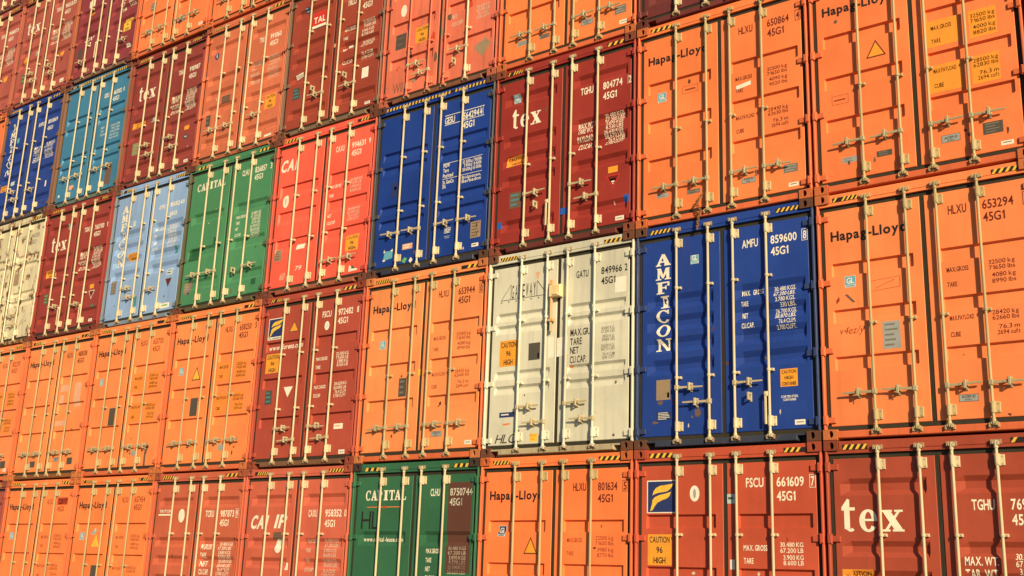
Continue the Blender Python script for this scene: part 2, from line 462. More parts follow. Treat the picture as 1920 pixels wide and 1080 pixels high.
def handle_mesh(k, d, z):
    def b(mb):
        x = X(RODS[k])
        mb.box(x - .025, x + .025, RY - .023, RY + .022, z - .030, z + .030, ch=.008)
        a = x + d * .025
        for (p, q, h0, h1, y) in ((0, .10, .015, .013, RY - .016), (.10, .215, .013, .011, RY - .020), (.215, .335, .011, .009, RY - .016)):
            i = len(mb.v)
            xs = (a + d * p, a + d * q); hs = (h0, h1)
            for xx, hh in zip(xs, hs):
                mb.v += [(xx, y, z - hh), (xx, y, z + hh), (xx, y + .012, z + hh), (xx, y + .012, z - hh)]
            for n_ in range(4):
                m_ = (n_ + 1) % 4; mb.f.append((i + n_, i + m_, i + 4 + m_, i + 4 + n_)); mb.m.append(0)
            mb.f.append((i, i + 1, i + 2, i + 3)); mb.f.append((i + 4, i + 5, i + 6, i + 7)); mb.m += [0, 0]
    return shared('door_handle|%d%d%.3f' % (k, d, z), b)
def catch_mesh(k, d, z):
    def b(mb):
        x = X(RODS[k]) + d * .185
        mb.box(x - .016, x + .016, .034, FACE, z - .060, z + .052, ch=.005)
        mb.tube((x, -.018, z + .034), (x, .036, z + .034), .015, .019, n=10)
        mb.box(x - .016, x + .016, -.036, -.025, z - .046, z + .050, ch=.006)
        mb.tube((x, -.026, z - .036), (x, .036, z - .036), .012, n=8)
    return shared('handle_catch|%d%d%.3f' % (k, d, z), b)
def hang_mesh(k, z):
    """a handle left hanging straight down beside its rod"""
    def b(mb):
        x = X(RODS[k]) - .043
        mb.box(x - .018, x + .028, RY - .022, RY + .02, z - .028, z + .028, ch=.008)
        mb.box(x - .013, x + .014, RY - .026, RY - .013, z - .36, z - .026, ch=.004)
        mb.tube((x, RY - .032, z), (x, RY - .020, z), .012, n=8)
    return shared('door_handle|hang%d%.2f' % (k, z), b)
def hinge_mesh(side, z):
    def b(mb):
        s_ = 1 if side == 0 else -1
        e = -W / 2 if side == 0 else W / 2
        a, c = sorted((e + s_ * .046, e + s_ * .145)); mb.box(a, c, .026, FACE + .004, z - .033, z + .033, ch=.005)
        a, c = sorted((e + s_ * .006, e + s_ * .050)); mb.box(a, c, -.002, .030, z - .048, z + .048, ch=.005)
        mb.tube((e + s_ * .048, .020, z - .055), (e + s_ * .048, .020, z + .055), .013, n=8)
    return shared('hinge|%d%.2f' % (side, z), b)

HINGES = (2.60, 1.82, 1.02, .225)
ROOTS = []; WORN = []
class Box:
    def __init__(s, c, r, style, rgb, label, wear=.35, rust=.25, sill=None, post=None, rods='cream', hw=None, guides=(1.31,), handles=(),
                 hang=(), loose=(), notch=True, stripes='ends', dy=0.0, dx=0.0, dz=0.0, cast=None, rodmats=None, ush=None):
        s.ush = ush if ush is not None else (.02 if style in ('pocket',) else min(.07, .048 * (4.94 + c * PITCH - 1.2) / 12.14))
        s.style = style
        tag = 'c%dr%d' % (c, r)
        s.root = bpy.data.objects.new('shipping_container', None); COL.objects.link(s.root)
        s.root.empty_display_size = .3
        s.root.location = (-c * PITCH + GAP + W / 2 + dx, dy, r * H + dz)
        s.root['label'] = label; s.root['category'] = 'shipping container'; s.root['group'] = 'stacked shipping containers'
        ROOTS.append(s.root); WORN.append((s, ('greypatch', 'brownpatch') if rods == 'galv' else ('greypatch', 'brownpatch', 'dimwhite')))
        s.p = paint('paint_' + tag, seen(*rgb), wear, rust)
        pp = s.p if post is None else paint('post_paint_' + tag, seen(*post), wear + .2, rust + .25)
        sp = pp if sill is None else paint('sill_paint_' + tag, seen(*sill), wear + .25, rust + .35)
        cp = paint('casting_paint_' + tag, seen(*cast) if cast else tuple(x * .55 + y for x, y in zip(seen(*rgb), (.03, .016, .009))), .6, rust + .5)
        link('box_shell', shell_mesh(), s.root, s.p)
        for k in (0, 1): link('corner_post', post_mesh(k), s.root, pp)
        link('header', header_mesh(), s.root, s.p)
        link('sill', sill_mesh(1 if notch else 0), s.root, sp)
        for k in range(4):
            o = link('corner_casting', casting_mesh(k), s.root, cp)
            o.material_slots[1].link = 'OBJECT'; o.material_slots[1].material = F('hole')
        s.stripes(stripes)
        s.door = []
        rm = ROD[rods]; hm = HW[hw or rods]
        for side in (0, 1):
            d = link('door', door_mesh(style, side), s.root, s.p); s.door.append(d)
            link('gasket', gasket_mesh(side), d, F('gasket'))
            for z in HINGES: link('hinge', hinge_mesh(side, z), d, pp)
        for k in range(4):
            d = s.door[k // 2]
            r_ = rm if not rodmats or rodmats[k] is None else (s.p if rodmats[k] == 'self' else ROD[rodmats[k]])
            link('lock_rod', rod_mesh(k), d, r_)
            for t in (0, 1):
                link('cam_keeper', keeper_mesh(k, t), d, KEEPG if rods == 'galv' else KEEP)
                o = link('rod_bracket', plate_mesh(k, t), d, r_)
                o.material_slots[1].link = 'OBJECT'; o.material_slots[1].material = hm
            for z in guides:
                o = link('rod_guide', guide_mesh(k, z), d, r_)
                o.material_slots[1].link = 'OBJECT'; o.material_slots[1].material = hm
        jit = random.Random(tag)
        for k, dr, z in handles:
            h_ = link('door_handle', handle_mesh(k, dr, z), s.door[k // 2], hm); a_ = jit.uniform(-.05, .05); p_ = Vector((X(RODS[k]), 0, z)); h_.rotation_euler.y = a_; h_.location = p_ - Matrix.Rotation(a_, 3, 'Y') @ p_; link('handle_catch', catch_mesh(k, dr, z), s.door[k // 2], hm)
        for k, z in hang: link('door_handle', hang_mesh(k, z), s.door[k // 2], rm)
        for k, dr, z in loose: link('handle_catch', catch_mesh(k, dr, z), s.door[k // 2], hm)
    # ---- marks
    def _put(s, name, items, on='door'):
        """items: list of (verts[(u,v,layer)], faces, material) -> one mesh following the door's swages"""
        us = [u for vs, fs, m_ in items for u, v, l in vs]
        side = 0 if sum(us) / len(us) < W / 2 else 1
        mats, mb = [], MB(); mb.sheet = True
        P = [q[0] for q in prof(s.style)[1:-1]]
        bm = bmesh.new()
        for li, (vs, fs, m_) in enumerate(items):
            if m_ not in mats: mats.append(m_)
            mi = mats.index(m_)
            bv = [bm.verts.new((u - s.ush, l * .00012 + li * .0004, v)) for u, v, l in vs]
            for q in fs:
                try: f = bm.faces.new([bv[k] for k in q]); f.material_index = mi
                except ValueError: pass
        vmin = min(v.co.z for v in bm.verts); vmax = max(v.co.z for v in bm.verts)
        for z in P:
            if vmin + 1e-4 < z < vmax - 1e-4:
                bmesh.ops.bisect_plane(bm, geom=bm.verts[:] + bm.edges[:] + bm.faces[:], plane_co=(0, 0, z), plane_no=(0, 0, 1))
        d0, d1, p0, p1 = DOORS[side]; e = SWAGES[s.style][1]
        umin = min(v.co.x for v in bm.verts); umax = max(v.co.x for v in bm.verts)
        for z in (p0, p0 + end_left(s.style), p1 - e, p1):
            if umin + 1e-4 < z < umax - 1e-4:
                bmesh.ops.bisect_plane(bm, geom=bm.verts[:] + bm.edges[:] + bm.faces[:], plane_co=(z, 0, 0), plane_no=(1, 0, 0))
        for v in bm.verts:
            u, l, z = v.co
            v.co = (X(u), surf(s.style, u, z) - PROUD - l, z)
        bm.normal_update()
        for f in bm.faces:
            if f.normal.y > 0: f.normal_flip()
        me = bpy.data.meshes.new(name); bm.to_mesh(me); bm.free()
        for m_ in mats: me.materials.append(F(m_))
        return link(name, me, s.door[side])
    def T(s, st, u0, v, h, u1=None, mat='white', font='b', shear=0.0, tilt=0.0, layer=0):
        """one line of lettering whose capitals are h tall, squeezed to end at u1"""
        vs, fs, w = text2d(st, font)
        kx = (u1 - u0) / w if u1 else h * .62
        return ([(u0 + x * kx + y * h * shear, v + y * h + x * kx * tilt, l) for x, y, l in vs], fs, mat)
    def R(s, u0, v0, u1, v1, mat, tilt=0.0): return ([(u0, v0, 0), (u1, v0 + tilt, 0), (u1, v1 + tilt, 0), (u0, v1, 0)], [(0, 1, 2, 3)], mat)
    def Pg(s, pts, mat): return ([(a, b, 0) for a, b in pts], [tuple(range(len(pts)))], mat)
    def text(s, name, *lines): s._put(name, list(lines))
    def plate(s, u0, v0, u1, v1, mat, name='data_plate', lines=0, ink='darkplate', tilt=0.0):
        it = [s.R(u0, v0, u1, v1, mat, tilt)]
        for k in range(lines):
            vv = v1 - (v1 - v0) * (k + .8) / (lines + .4)
            rr = random.Random(int(1e4 * (u0 + vv)))
            it.append(s.R(u0 + (u1 - u0) * .12, vv, u0 + (u1 - u0) * rr.uniform(.6, .9), vv + (v1 - v0) * .35 / (lines + .4), ink, tilt))
        return s._put(name, it)
    def disc(s, u, v, ru, rv, mat, name='round_decal', inner=None):
        pts = [(u + ru * cos(2 * pi * k / 20), v + rv * sin(2 * pi * k / 20)) for k in range(20)]
        it = [s.Pg(pts, mat)]
        if inner: it.append(s.Pg([(u + ru * .3 * cos(2 * pi * k / 12), v + rv * .6 * sin(2 * pi * k / 12)) for k in range(12)], inner))
        s._put(name, it)
    def number(s, pre, dig, chk, v=2.415, v2=2.275, mat='white', h=.10, ua=1.535, ub=1.755, da=1.905, db=2.215, boxed=False, iso='45G1', c0=2.30):
        it = []
        if pre: s._put('owner_code', [s.T(pre, ua - .012, v, h, ub - .036, mat)])
        if dig: s._put('serial_number', [s.T(dig, da, v, h, db, mat)])
        if chk: it.append(s.T(chk, c0 + .012, v, h, c0 + .055, mat))
        if chk and boxed:
            for a, b, c, d in ((c0 - .004, v - .02, c0 + .002, v + h + .02), (c0 + .064, v - .02, c0 + .07, v + h + .02), (c0 - .004, v - .022, c0 + .07, v - .016), (c0 - .004, v + h + .016, c0 + .07, v + h + .022)):
                it.append(s.R(a, b, c, d, mat))
        if it: s._put('check_digit', it)
        if iso: s._put('size_code', [s.T(iso, da, v2, h, da + .225, mat)])
    def weights(s, labels, values, mat='white', ink2=None, h=.062, hv=.055, lu=1.47, vu=1.92, vw=.245, italic=()):
        it = [s.T(t, lu, v, h, lu + w * .92, mat, shear=.25 if k in italic else 0) for k, (t, v, w) in enumerate(labels)]
        for q in it: s._put('weight_label', [q])
        jt = [s.T(t, vu + o, v, hv, vu + vw, ink2 or mat, 'm') for t, v, o in values]
        for q in jt: s._put('weight_figure', [q])
    def caution(s, u0, v0, u1, v1, lines=('CAUTION', '96', 'HIGH'), mat='amber', tilt=0.0):
        it = [s.R(u0, v0, u1, v1, mat, tilt)]
        n = len(lines); w = u1 - u0; hh = (v1 - v0) / n
        for k, t in enumerate(lines):
            q = w * (.42 if len(t) > 4 else .25 if len(t) > 2 else .13)
            vv = v1 - hh * (k + .80)
            it.append(s.T(t, (u0 + u1) / 2 - q, vv + tilt * .3, hh * .58, (u0 + u1) / 2 + q, 'black', tilt=tilt / w))
        s._put('warning_label', it)
    def triangle(s, u0, u1, v0, v1, edge='maroon', fill='amber', name='warning_triangle', down=False):
        c = (u0 + u1) / 2
        if down: a, b = [(u0, v1), (u1, v1), (c, v0)], None
        else: a = [(u0, v0), (u1, v0), (c, v1)]
        it = [s.Pg(a, edge)]
        if fill:
            g = ((u0 + u1) / 2, (2 * v0 + v1) / 3 if not down else (2 * v1 + v0) / 3)
            it.append(s.Pg([(g[0] + (p - g[0]) * .80, g[1] + (q - g[1]) * .80) for p, q in a], fill))
        s._put(name, it)
    def stripes(s, mode):
        if not mode: return
        def strip(u0, u1, z0, z1, n, lean):
            mb = MB(); mb.sheet = True
            mb.poly([(X(u0), .0208, z0), (X(u1), .0208, z0), (X(u1), .0208, z1), (X(u0), .0208, z1)], 0)
            w = (u1 - u0) / n
            rr = random.Random(len(ROOTS) * 7 + int(u0 * 100))
            for k in range(n):
                if rr.random() < .10: continue
                a = u0 + k * w + .004
                mb.poly([(X(a), .0198, z0), (X(a + w * .46), .0198, z0), (X(min(u1, a + w * .46 + lean)), .0198, z1), (X(min(u1, a + lean)), .0198, z1)], 1)
            link('hazard_stripe', mb.mesh('hazard_stripe', [F('black'), F('yellow')]), s.root)
        if mode == 'ends': q = random.Random(len(ROOTS)); strip(.205, .48 + q.uniform(0, .07), 2.786, 2.834 + q.uniform(0, .008), q.randint(4, 6), .035); strip(W - .45 - q.uniform(0, .06), W - .175, 2.786, 2.838, q.randint(3, 5), .035)
        if mode == 'faint': strip(.215, .50, 2.795, 2.838, 5, .03); strip(W - .48, W - .205, 2.795, 2.838, 5, .03)
        if mode == 'full': strip(.175, W - .175, 2.802, 2.850, 30, .012)
        if mode == 'blocks': strip(.235, .575, 2.775, 2.825, 3, .02); strip(W - .46, W - .16, 2.78, 2.83, 3, .02)
    # ---- recurring liveries
    def logo_line(s, mat='black'):
        s.text('logo', s.T('Hapag-Lloyd', .178, 2.322, .112, 1.06, mat, 'x', tilt=-.004))
    def gl(s, u=.325, v=1.742, w=.13, h=.135, mat='skyblue'):
        s._put('inspection_decal', [s.R(u, v, u + w, v + h, 'paleblue'), s.R(u + .006, v + .032, u + w - .006, v + h - .006, mat),
            s.T('GL', u + .022, v + .046, .068, u + w - .02, 'white'), s.R(u + .02, v + .010, u + w - .02, v + .022, mat)])
    def acep(s, u0=1.508, v0=.340, u1=1.708, v1=.418):
        s._put('data_plate', [s.R(u0, v0, u1, v1, 'darkplate'), s.R(u0 + .005, v0 + .005, u1 - .005, v1 - .005, 'alu'), s.T('ACEP-D', u0 + .03, v0 + .040, .028, u1 - .03, 'black'), s.T('0142', u0 + .06, v0 + .012, .018, u1 - .07, 'darkplate')])
    def tag(s, u0=2.145, v0=.203, u1=2.272, v1=.262, tilt=0.0):
        s._put('owner_sticker', [s.R(u0, v0, u1, v1, 'paper', tilt), s.R(u0 + .02, v0 + .024, u1 - .02, v0 + .036, 'steelplate', tilt)])
    def hapag_weights(s, mat='maroon', g=('32500', '71650', '4080', '8990', '28420', '62660'), patches=False, top=True):
        if patches:
            for a, b, c, d in ((1.405, 1.555, 1.775, 1.885), (1.885, 1.545, 2.185, 1.885), (1.405, .985, 1.775, 1.325), (1.885, .985, 2.185, 1.325)):
                s._put('paint_patch', [s.R(a, b, c, d, patches if isinstance(patches, str) else 'hapyel')])
        L_ = [('MAX.GROSS', 1.765, .25), ('TARE', 1.600, .11), ('MAX.PAYLOAD', 1.225, .275), ('CUBE', 1.045, .115)]
        V_ = [(g[0] + ' kg', 1.795, 0), (g[1] + ' lbs', 1.732, 0), (g[2] + ' kg', 1.652, .025), (g[3] + ' lbs', 1.585, .025),
              (g[4] + ' kg', 1.245, 0), (g[5] + ' lbs', 1.186, 0), ('76.3 m', 1.086, .06), ('2694 cuft', 1.025, .04)]
        s.weights(L_, V_, mat, h=.052, hv=.048, lu=1.468, vu=1.905, vw=.265)
    def tex(s, v=1.90, u0=.325, u1=.885, h=.30):
        w = (u1 - u0)
        s._put('logo', [s.T('t', u0, v, h * 1.08, u0 + w * .25, 'white', 's'), s.T('e', u0 + w * .28, v, h * .98, u0 + w * .58, 'white', 's'),
                        s.T('x', u0 + w * .62, v, h * .95, u0 + w * .965, 'white', 's'), s.R(u0 + w * 1.0, v + .002, u0 + w * 1.03, v + .02, 'red')])
    def tex_weights(s):
        s.weights([('MAX.WT.', 1.665, .285), ('TARE WT.', 1.575, .275), ('PAYLOAD', 1.455, .285), ('CU.CAP.', 1.345, .255)],
                  [('30.480 KGS', 1.735, 0), ('67.200 LBS', 1.675, 0), ('3.870 KGS', 1.61, .03), ('8.530 LBS', 1.55, .03), ('26.610 KGS', 1.485, 0), ('58.670 LBS', 1.43, 0), ('76.4 CU.M', 1.375, .05), ('2.700 CU.FT', 1.32, .02)],
                  h=.078, hv=.052, lu=1.51, vu=1.955, vw=.31, italic=(1, 3))
    def vertical(s, word='AMFICON', u0=.315, u1=.52, top=2.52, bot=1.215, mat='white'):
        n = len(word); p = (top - bot) / n; it = []
        for k, ch in enumerate(word):
            q = top - p * (k + 1) + p * .10
            a, b = (u0, u1) if ch != 'I' else (u0 + .045, u1 - .01)
            it.append(s.T(ch, a, q, p * .84, a + (b - a) * 1.0, mat, 's'))
            if ch == 'I': it.append(s.Pg([(a + .055, q + p * .68), (a + .095, q + p * .60), (a + .075, q + p * .42), (a + .10, q + p * .22), (a + .06, q + p * .34), (a + .05, q + p * .5)], 'bluevinyl'))
        s._put('logo', it)
    def capital(s):
        s._put('logo', [s.T('CAPITAL', .31, 2.345, .145, 1.13, 'white', 's')])
    def wavy_f(s, u0, v0, u1, v1, caption=None):
        def q(x, y): return (u0 + (u1 - u0) * x, v0 + (v1 - v0) * y)
        hi = [(.96, .95), (.86, .91), (.68, .885), (.46, .86), (.30, .79), (.21, .68), (.17, .54), (.24, .585), (.36, .625), (.52, .645), (.70, .67), (.82, .745), (.91, .85)]
        lo = [(.85, .655), (.66, .60), (.44, .56), (.26, .49), (.17, .40), (.15, .25), (.08, .03), (.18, .07), (.26, .20), (.36, .31), (.52, .385), (.70, .44), (.80, .52)]
        it = [s.R(u0 - .014, v0 - (.05 if caption else .012), u1 + .014, v1 + .014, 'white'), s.R(u0, v0, u1, v1, 'bluevinyl')]
        for pl in (hi, lo):
            vs = [q(a, b) for a, b in pl]; it.append(s.Pg(vs, 'yellow'))
        if caption: it.append(s.T(caption, u0 + .01, v0 - .040, .028, u1 - .01, 'bluevinyl', 's' if caption in SERIF else 'b'))
        s._put('logo', it)

# ------------------------------------------------------------------ ground
def flat_ground():
    mb = MB(); mb.sheet = True
    mb.poly([(-900, -900, 0), (900, -900, 0), (900, 900, 0), (-900, 900, 0)])
    o = link('ground', mb.mesh('ground', [paint('yard_concrete', (0.07, 0.068, 0.065), .5, .05, .85, .1)]))
    o['kind'] = 'structure'
flat_ground()

# ------------------------------------------------------------------ handle arrangements
OUT = lambda z: ((0, -1, z), (1, -1, z), (2, 1, z), (3, 1, z))
INN = lambda a, b: ((0, 1, a), (1, -1, b), (2, 1, a), (3, -1, b))
ORANGE, RED = (255, 138, 70), (170, 66, 46)
HG = dict(rods='galv', handles=OUT(.515), guides=(1.30,), notch=False, wear=.26, rust=.2, post=(226, 108, 58))

# ================================================================== bottom row (r = 0)
b = Box(0, 0, 'wave', (172, 74, 46), 'rust red container with the largest cream letters, in the lower right corner', guides=(1.86, .95), handles=INN(.84, .62), notch=True, wear=.25)
b.tex(1.90, .165, .885, .325); b.number('TGHU', '769853', '1', 2.118, 1.965, 'white', .105, 1.57, 1.82, 1.94, 2.24, True)
b.weights([('MAX. WT.', 1.565, .36), ('TAR. WT.', 1.44, .36), ('PAYLOAD', 1.315, .33), ('CU.CAP.', 1.19, .30)], [('30.480 KGS', 1.625, 0), ('67.200 LBS', 1.555, 0), ('3.870 KGS', 1.48, .03), ('8.530 LBS', 1.41, .03), ('26.610 KGS', 1.33, 0), ('58.670 LBS', 1.26, 0)], h=.085, hv=.060, lu=1.455, vu=1.945, vw=.31)
b.caution(.16, 1.25, .50, 1.50, ('CAUTION', '96', 'HIGH'), 'hapyel')

b = Box(1, 0, 'florid', (204, 86, 52), 'brick red container with a blue flag logo above an amber label, bottom row', guides=(1.86, .95), handles=INN(.63, .45), wear=.25)
b.wavy_f(.20, 2.13, .58, 2.50); b.disc(.845, 2.345, .065, .095, 'paper', inner='alu')
b.number('FSCU', '661609', '7', 2.405, 2.245, 'white', .105, 1.53, 1.775, 1.90, 2.23, True)
b.caution(.20, 1.50, .53, 1.865); b.weights([('MAX. GROSS', 1.685, .32), ('TARE', 1.54, .13), ('MAX. CARGO', 1.22, .32), ('CU.CAP.', 1.08, .22)], [('30.480 KG', 1.73, 0), ('67.200 LB', 1.665, 0), ('3.900 KG', 1.59, .035), ('8.600 LB', 1.53, .035), ('26.580 KG', 1.26, 0), ('58.600 LB', 1.195, 0)], 'white', h=.062, hv=.05, lu=1.475, vu=1.925, vw=.275)
b.plate(1.275, 2.22, 1.375, 2.33, 'paleblue', 'paper_seal', 1); b.plate(1.30, 1.47, 1.36, 1.58, 'paper', 'paper_seal')

b = Box(2, 0, 'pocket', (255, 128, 62), 'orange container with an amber triangle, bottom row, right of the dark green one', **HG)
b.logo_line(); b.gl(.335, 1.835, .125, .14, 'bluevinyl'); b.number('HLXU', '801634', '5', 2.412, 2.262, 'maroon', da=1.93, db=2.22, boxed=True, ua=1.56, ub=1.785); b.hapag_weights('faint', ('32500', '71650', '3980', '8770', '28520', '62880')); b.triangle(.775, 1.0, 1.608, 1.83, 'maroon', 'amber')

b = Box(3, 0, 'plain', (56, 104, 64), 'dark green container with a brown repainted patch on its right door, bottom row', guides=(1.05,), handles=OUT(.67), stripes='blocks', wear=.3, cast=(70, 52, 40))
b.capital(); b.text('logo_rule', b.R(.345, 2.242, 1.07, 2.254, 'orangepatch'), b.R(.67, 2.232, .72, 2.262, 'red'))
b.plate(1.925, 1.34, 2.352, 2.575, 'brownpatch', 'repaint_patch')
b.text('graffiti', b.T('HL', .245, 1.93, .265, .60, 'black', 'r'))
b.text('web_address', b.T('www.capital', .295, 1.755, .062, .70, 'white'), b.T('-lease.com', .72, 1.755, .062, 1.08, 'white'))
b.number('CLHU', '8750744', None, 2.392, 2.255, 'white', .10, 1.60, 1.80, 1.955, 2.36)
b.weights([('MAX.GROSS', 1.60, .27), ('TARE', 1.475, .115), ('NET', 1.355, .095), ('CU.CAP.', 1.235, .2)], [('30.480 KGS', 1.65, 0), ('67.200 LB', 1.585, 0), ('3.890 KGS', 1.52, .02), ('8.570 LBS', 1.455, .02), ('26.590 KGS', 1.39, 0), ('58.620 LBS', 1.325, 0)], 'white', 'dimwhite', h=.062, hv=.05, lu=1.56, vu=1.965, vw=.32)

b = Box(4, 0, 'wave', (214, 102, 68), 'salmon red container with large slanted initials, bottom row, left of the dark green one', guides=(1.86,), handles=INN(.84, .62), wear=.3)
b.text('logo', b.T('CA', .225, 1.945, .20, .545, 'white', 'x', shear=.22), b.T('I', .575, 1.945, .20, .635, 'white', 'x', shear=.22), b.T('IP', .80, 1.955, .20, 1.06, 'white', 'x', shear=.25))
b.plate(.80, 1.77, .985, 1.885, 'greypatch', 'paint_patch'); b.disc(.93, 1.675, .085, .11, 'paper')
b.number('CAXU', '958352', '0', 2.12, 1.965, 'white', .105, 1.585, 1.80, 1.945, 2.30, c0=2.345)
b.weights([('MAX GROSS', 1.725, .26), ('TARE', 1.585, .12), ('NET', 1.44, .10), ('CU.CAP', 1.30, .20)], [('30.480 KGS', 1.735, 0), ('67.200 LBS', 1.665, 0), ('3.900 KGS', 1.59, .02), ('8.600 LBS', 1.52, .02), ('26.580 KGS', 1.44, 0), ('58.600 LBS', 1.375, 0), ('76.4 CU.M', 1.29, .03), ('2.700 CU.FT', 1.225, 0)], 'dimwhite', h=.055, hv=.052, lu=1.575, vu=1.955, vw=.29)
b.plate(1.13, 1.31, 1.20, 1.42, 'paper', 'paper_seal')

b = Box(5, 0, 'wave', (206, 100, 62), 'terracotta container with a white oval and a small underlined name, bottom row', guides=(1.86,), handles=INN(.84, .62), wear=.25)
b.text('logo', b.T('TRITON', .25, 2.215, .05, .60, 'white'), b.R(.235, 2.165, .60, 2.19, 'white'))
b.disc(.885, 2.16, .085, .115, 'white', 'round_decal'); b.number('TCRU', '987873', '9', 2.135, 1.985, 'white', .105, 1.545, 1.79, 1.925, 2.27, True, c0=2.31)
b.weights([('M.GROSS', 1.605, .30), ('TARE', 1.465, .17), ('NET', 1.33, .20), ('CU.CAP.', 1.20, .28)], [('30.480 KGS', 1.67, 0), ('67.200 LBS', 1.60, 0), ('3.880 KGS', 1.53, .02), ('8.550 LBS', 1.465, .02), ('26.600 KGS', 1.395, 0), ('58.640 LBS', 1.325, 0), ('76.4 CU.M', 1.26, .03), ('2.700 CU.FT', 1.195, 0)], 'white', h=.085, hv=.052, lu=1.50, vu=1.945, vw=.33)

b = Box(6, 0, 'pocket', (255, 136, 66), 'orange container with a bright yellow triangle, bottom row, left of the terracotta one', **HG)
b.logo_line(); b.gl(w=.14); b.number('HLXU', '657454', None, 2.41, 2.27, 'faint'); b.hapag_weights('faint'); b.triangle(.72, .97, 1.62, 1.84, 'yellow', 'yellow'); b.gl(.70, 1.84, .10, .09, 'tealdecal'); b.plate(.80, .95, 1.0, 1.29, 'darkplate')

b = Box(7, 0, 'pocket', (255, 134, 66), 'orange container with a red patch over its number, bottom row near the left edge', **HG)
b.logo_line(); b.gl(w=.14); b.plate(1.87, 2.395, 2.235, 2.535, 'redpatch', 'paint_patch'); b.number('HLXU', '128117', None, 2.41, 2.27, 'faint'); b.hapag_weights('faint')

b = Box(8, 0, 'wave', (176, 84, 62), 'red brown container showing only a thin sliver in the lower left corner', handles=INN(.84, .62))
b.tex(); b.tex_weights()

# ================================================================== second row (r = 1)
b = Box(0, 1, 'pocket', (255, 138, 72), 'orange container numbered 653294 with a grey plate, at the right edge, second row up', **HG)
b.logo_line(); b.gl(); b.number('HLXU', '653294', '3', 2.42, 2.276, 'maroon', boxed=True, da=1.885, db=2.205); b.hapag_weights('maroon')
b.plate(.735, .985, .932, 1.295, 'alu', 'data_plate', 5, 'steelplate'); b.acep(); b.tag()
b.text('chalk_mark', b.R(.62, 1.78, .96, 1.784, 'faint', .02), b.R(.62, 1.66, .96, 1.664, 'faint', .02), b.R(.62, 1.67, .625, 1.78, 'faint'), b.R(.955, 1.68, .96, 1.79, 'faint'), b.R(.68, 1.69, .90, 1.694, 'faint', .08))
b.text('chalk_scrawl', b.T('v4ez/y', .235, 1.20, .085, .52, 'faint', 'r', .3))
b.text('scuff_mark', b.Pg([(.32, 1.66), (.35, 1.665), (.44, 1.565), (.41, 1.56)], 'greypatch'), b.Pg([(.22, 1.56), (.26, 1.60), (.25, 1.65), (.215, 1.60)], 'faint'))

b = Box(1, 1, 'ripple', (38, 66, 126), 'deep blue container with large white vertical lettering, right of the cream white one', guides=(2.02, .867), handles=((0, 1, .74), (1, -1, .545), (2, 1, .74)), hang=((3, .58),), loose=((2, 1, .565),), sill=(62, 66, 72), post=(54, 66, 92), wear=.3, rust=.3, cast=(104, 66, 44))
b.vertical(); b.gl(.81, 2.315, .115, .115, 'skyblue'); b.number('AMFU', '859600', '8', 2.415, 2.265, 'white', .10, 1.535, 1.77, 1.90, 2.235, True)
b.weights([('MAX.   GROSS', 1.815, .30), ('TARE', 1.675, .10), ('NET', 1.535, .075), ('CU.CAP.', 1.405, .18)], [('30.480 KGS.', 1.822, 0), ('67.200 LBS.', 1.757, .0), ('3.780 KGS.', 1.69, .02), ('330 LBS.', 1.622, .075), ('26.700 KGS.', 1.548, .01), ('58.870 LBS.', 1.485, .01), ('76.4 CU.M.', 1.417, .06), ('2.700 CU.FT.', 1.347, .03)], h=.062, hv=.052, lu=1.50, vu=1.92, vw=.275)
b.plate(.315, .61, .515, .865, 'brownplate'); b.plate(.47, .635, .50, .70, 'paper', 'paper_seal')
b.plate(.315, .355, .535, .46, 'bluevinyl', 'small_print', 5, 'white')
def blot(bx, name, u, v, ru, rv, mat, seed, n=14):
    rr = random.Random(seed)
    bx.text(name, bx.Pg([(u + ru * rr.uniform(.55, 1.1) * cos(2 * pi * k / n), v + rv * rr.uniform(.45, 1.15) * sin(2 * pi * k / n)) for k in range(n)], mat))
blot(b, 'rust_stain', .375, .575, .05, .035, 'greypatch', 1); blot(b, 'rust_stain', .575, .57, .03, .05, 'brownpatch', 2); blot(b, 'grime_stain', .90, .42, .05, .07, 'greypatch', 3)
blot(b, 'rust_stain', 1.30, 1.0, .03, .03, 'brownpatch', 4); blot(b, 'rust_stain', 1.80, 1.02, .025, .03, 'greypatch', 5); blot(b, 'scuff_mark', .30, .33, .05, .02, 'greypatch', 6); blot(b, 'rust_stain', 1.12, 1.45, .02, .04, 'brownpatch', 7)
b.caution(1.98, .655, 2.195, .865, ('CAUTION', 'HIGH', 'CONTAINER'), 'amber'); b.text('small_print', b.T('CORTEN STEEL', 1.985, .525, .026, 2.195, 'white'), b.T('CONTAINER', 2.01, .488, .026, 2.17, 'white')); b.tag()

b = Box(2, 1, 'ridge', (221, 207, 162), 'cream white container with a bridge-shaped line logo and a square amber caution label', rods='cream', rodmats=('self',) * 4, guides=(1.88, 1.0), handles=INN(.66, .44), wear=.5, rust=.45, hw='cream', cast=(120, 74, 50), sill=(190, 168, 118))
b.number('GATU', '849966', '2', 2.375, 2.232, 'black', .095, 1.555, 1.775, 1.945, 2.27)
it = []
for k, ch in enumerate('GATEWAY'): it.append(b.T(ch, .44 + k * .064, 2.222, .195, .44 + k * .064 + .040, 'black', 'r'))
for a, c, d, e in ((.255, 2.212, .425, 2.43), (.885, 2.43, 1.06, 2.215)): it.append(b.Pg([(a, c), (a + .008, c), (d + .008, e), (d, e)], 'black'))
it += [b.R(.255, 2.209, 1.065, 2.214, 'black'), b.R(.428, 2.215, .433, 2.43, 'black'), b.R(.884, 2.215, .889, 2.43, 'black')]
for k in range(7): it.append(b.R(.26 + k * .13, 2.175, .282 + k * .13, 2.190, 'steelplate'))
b._put('logo', it)
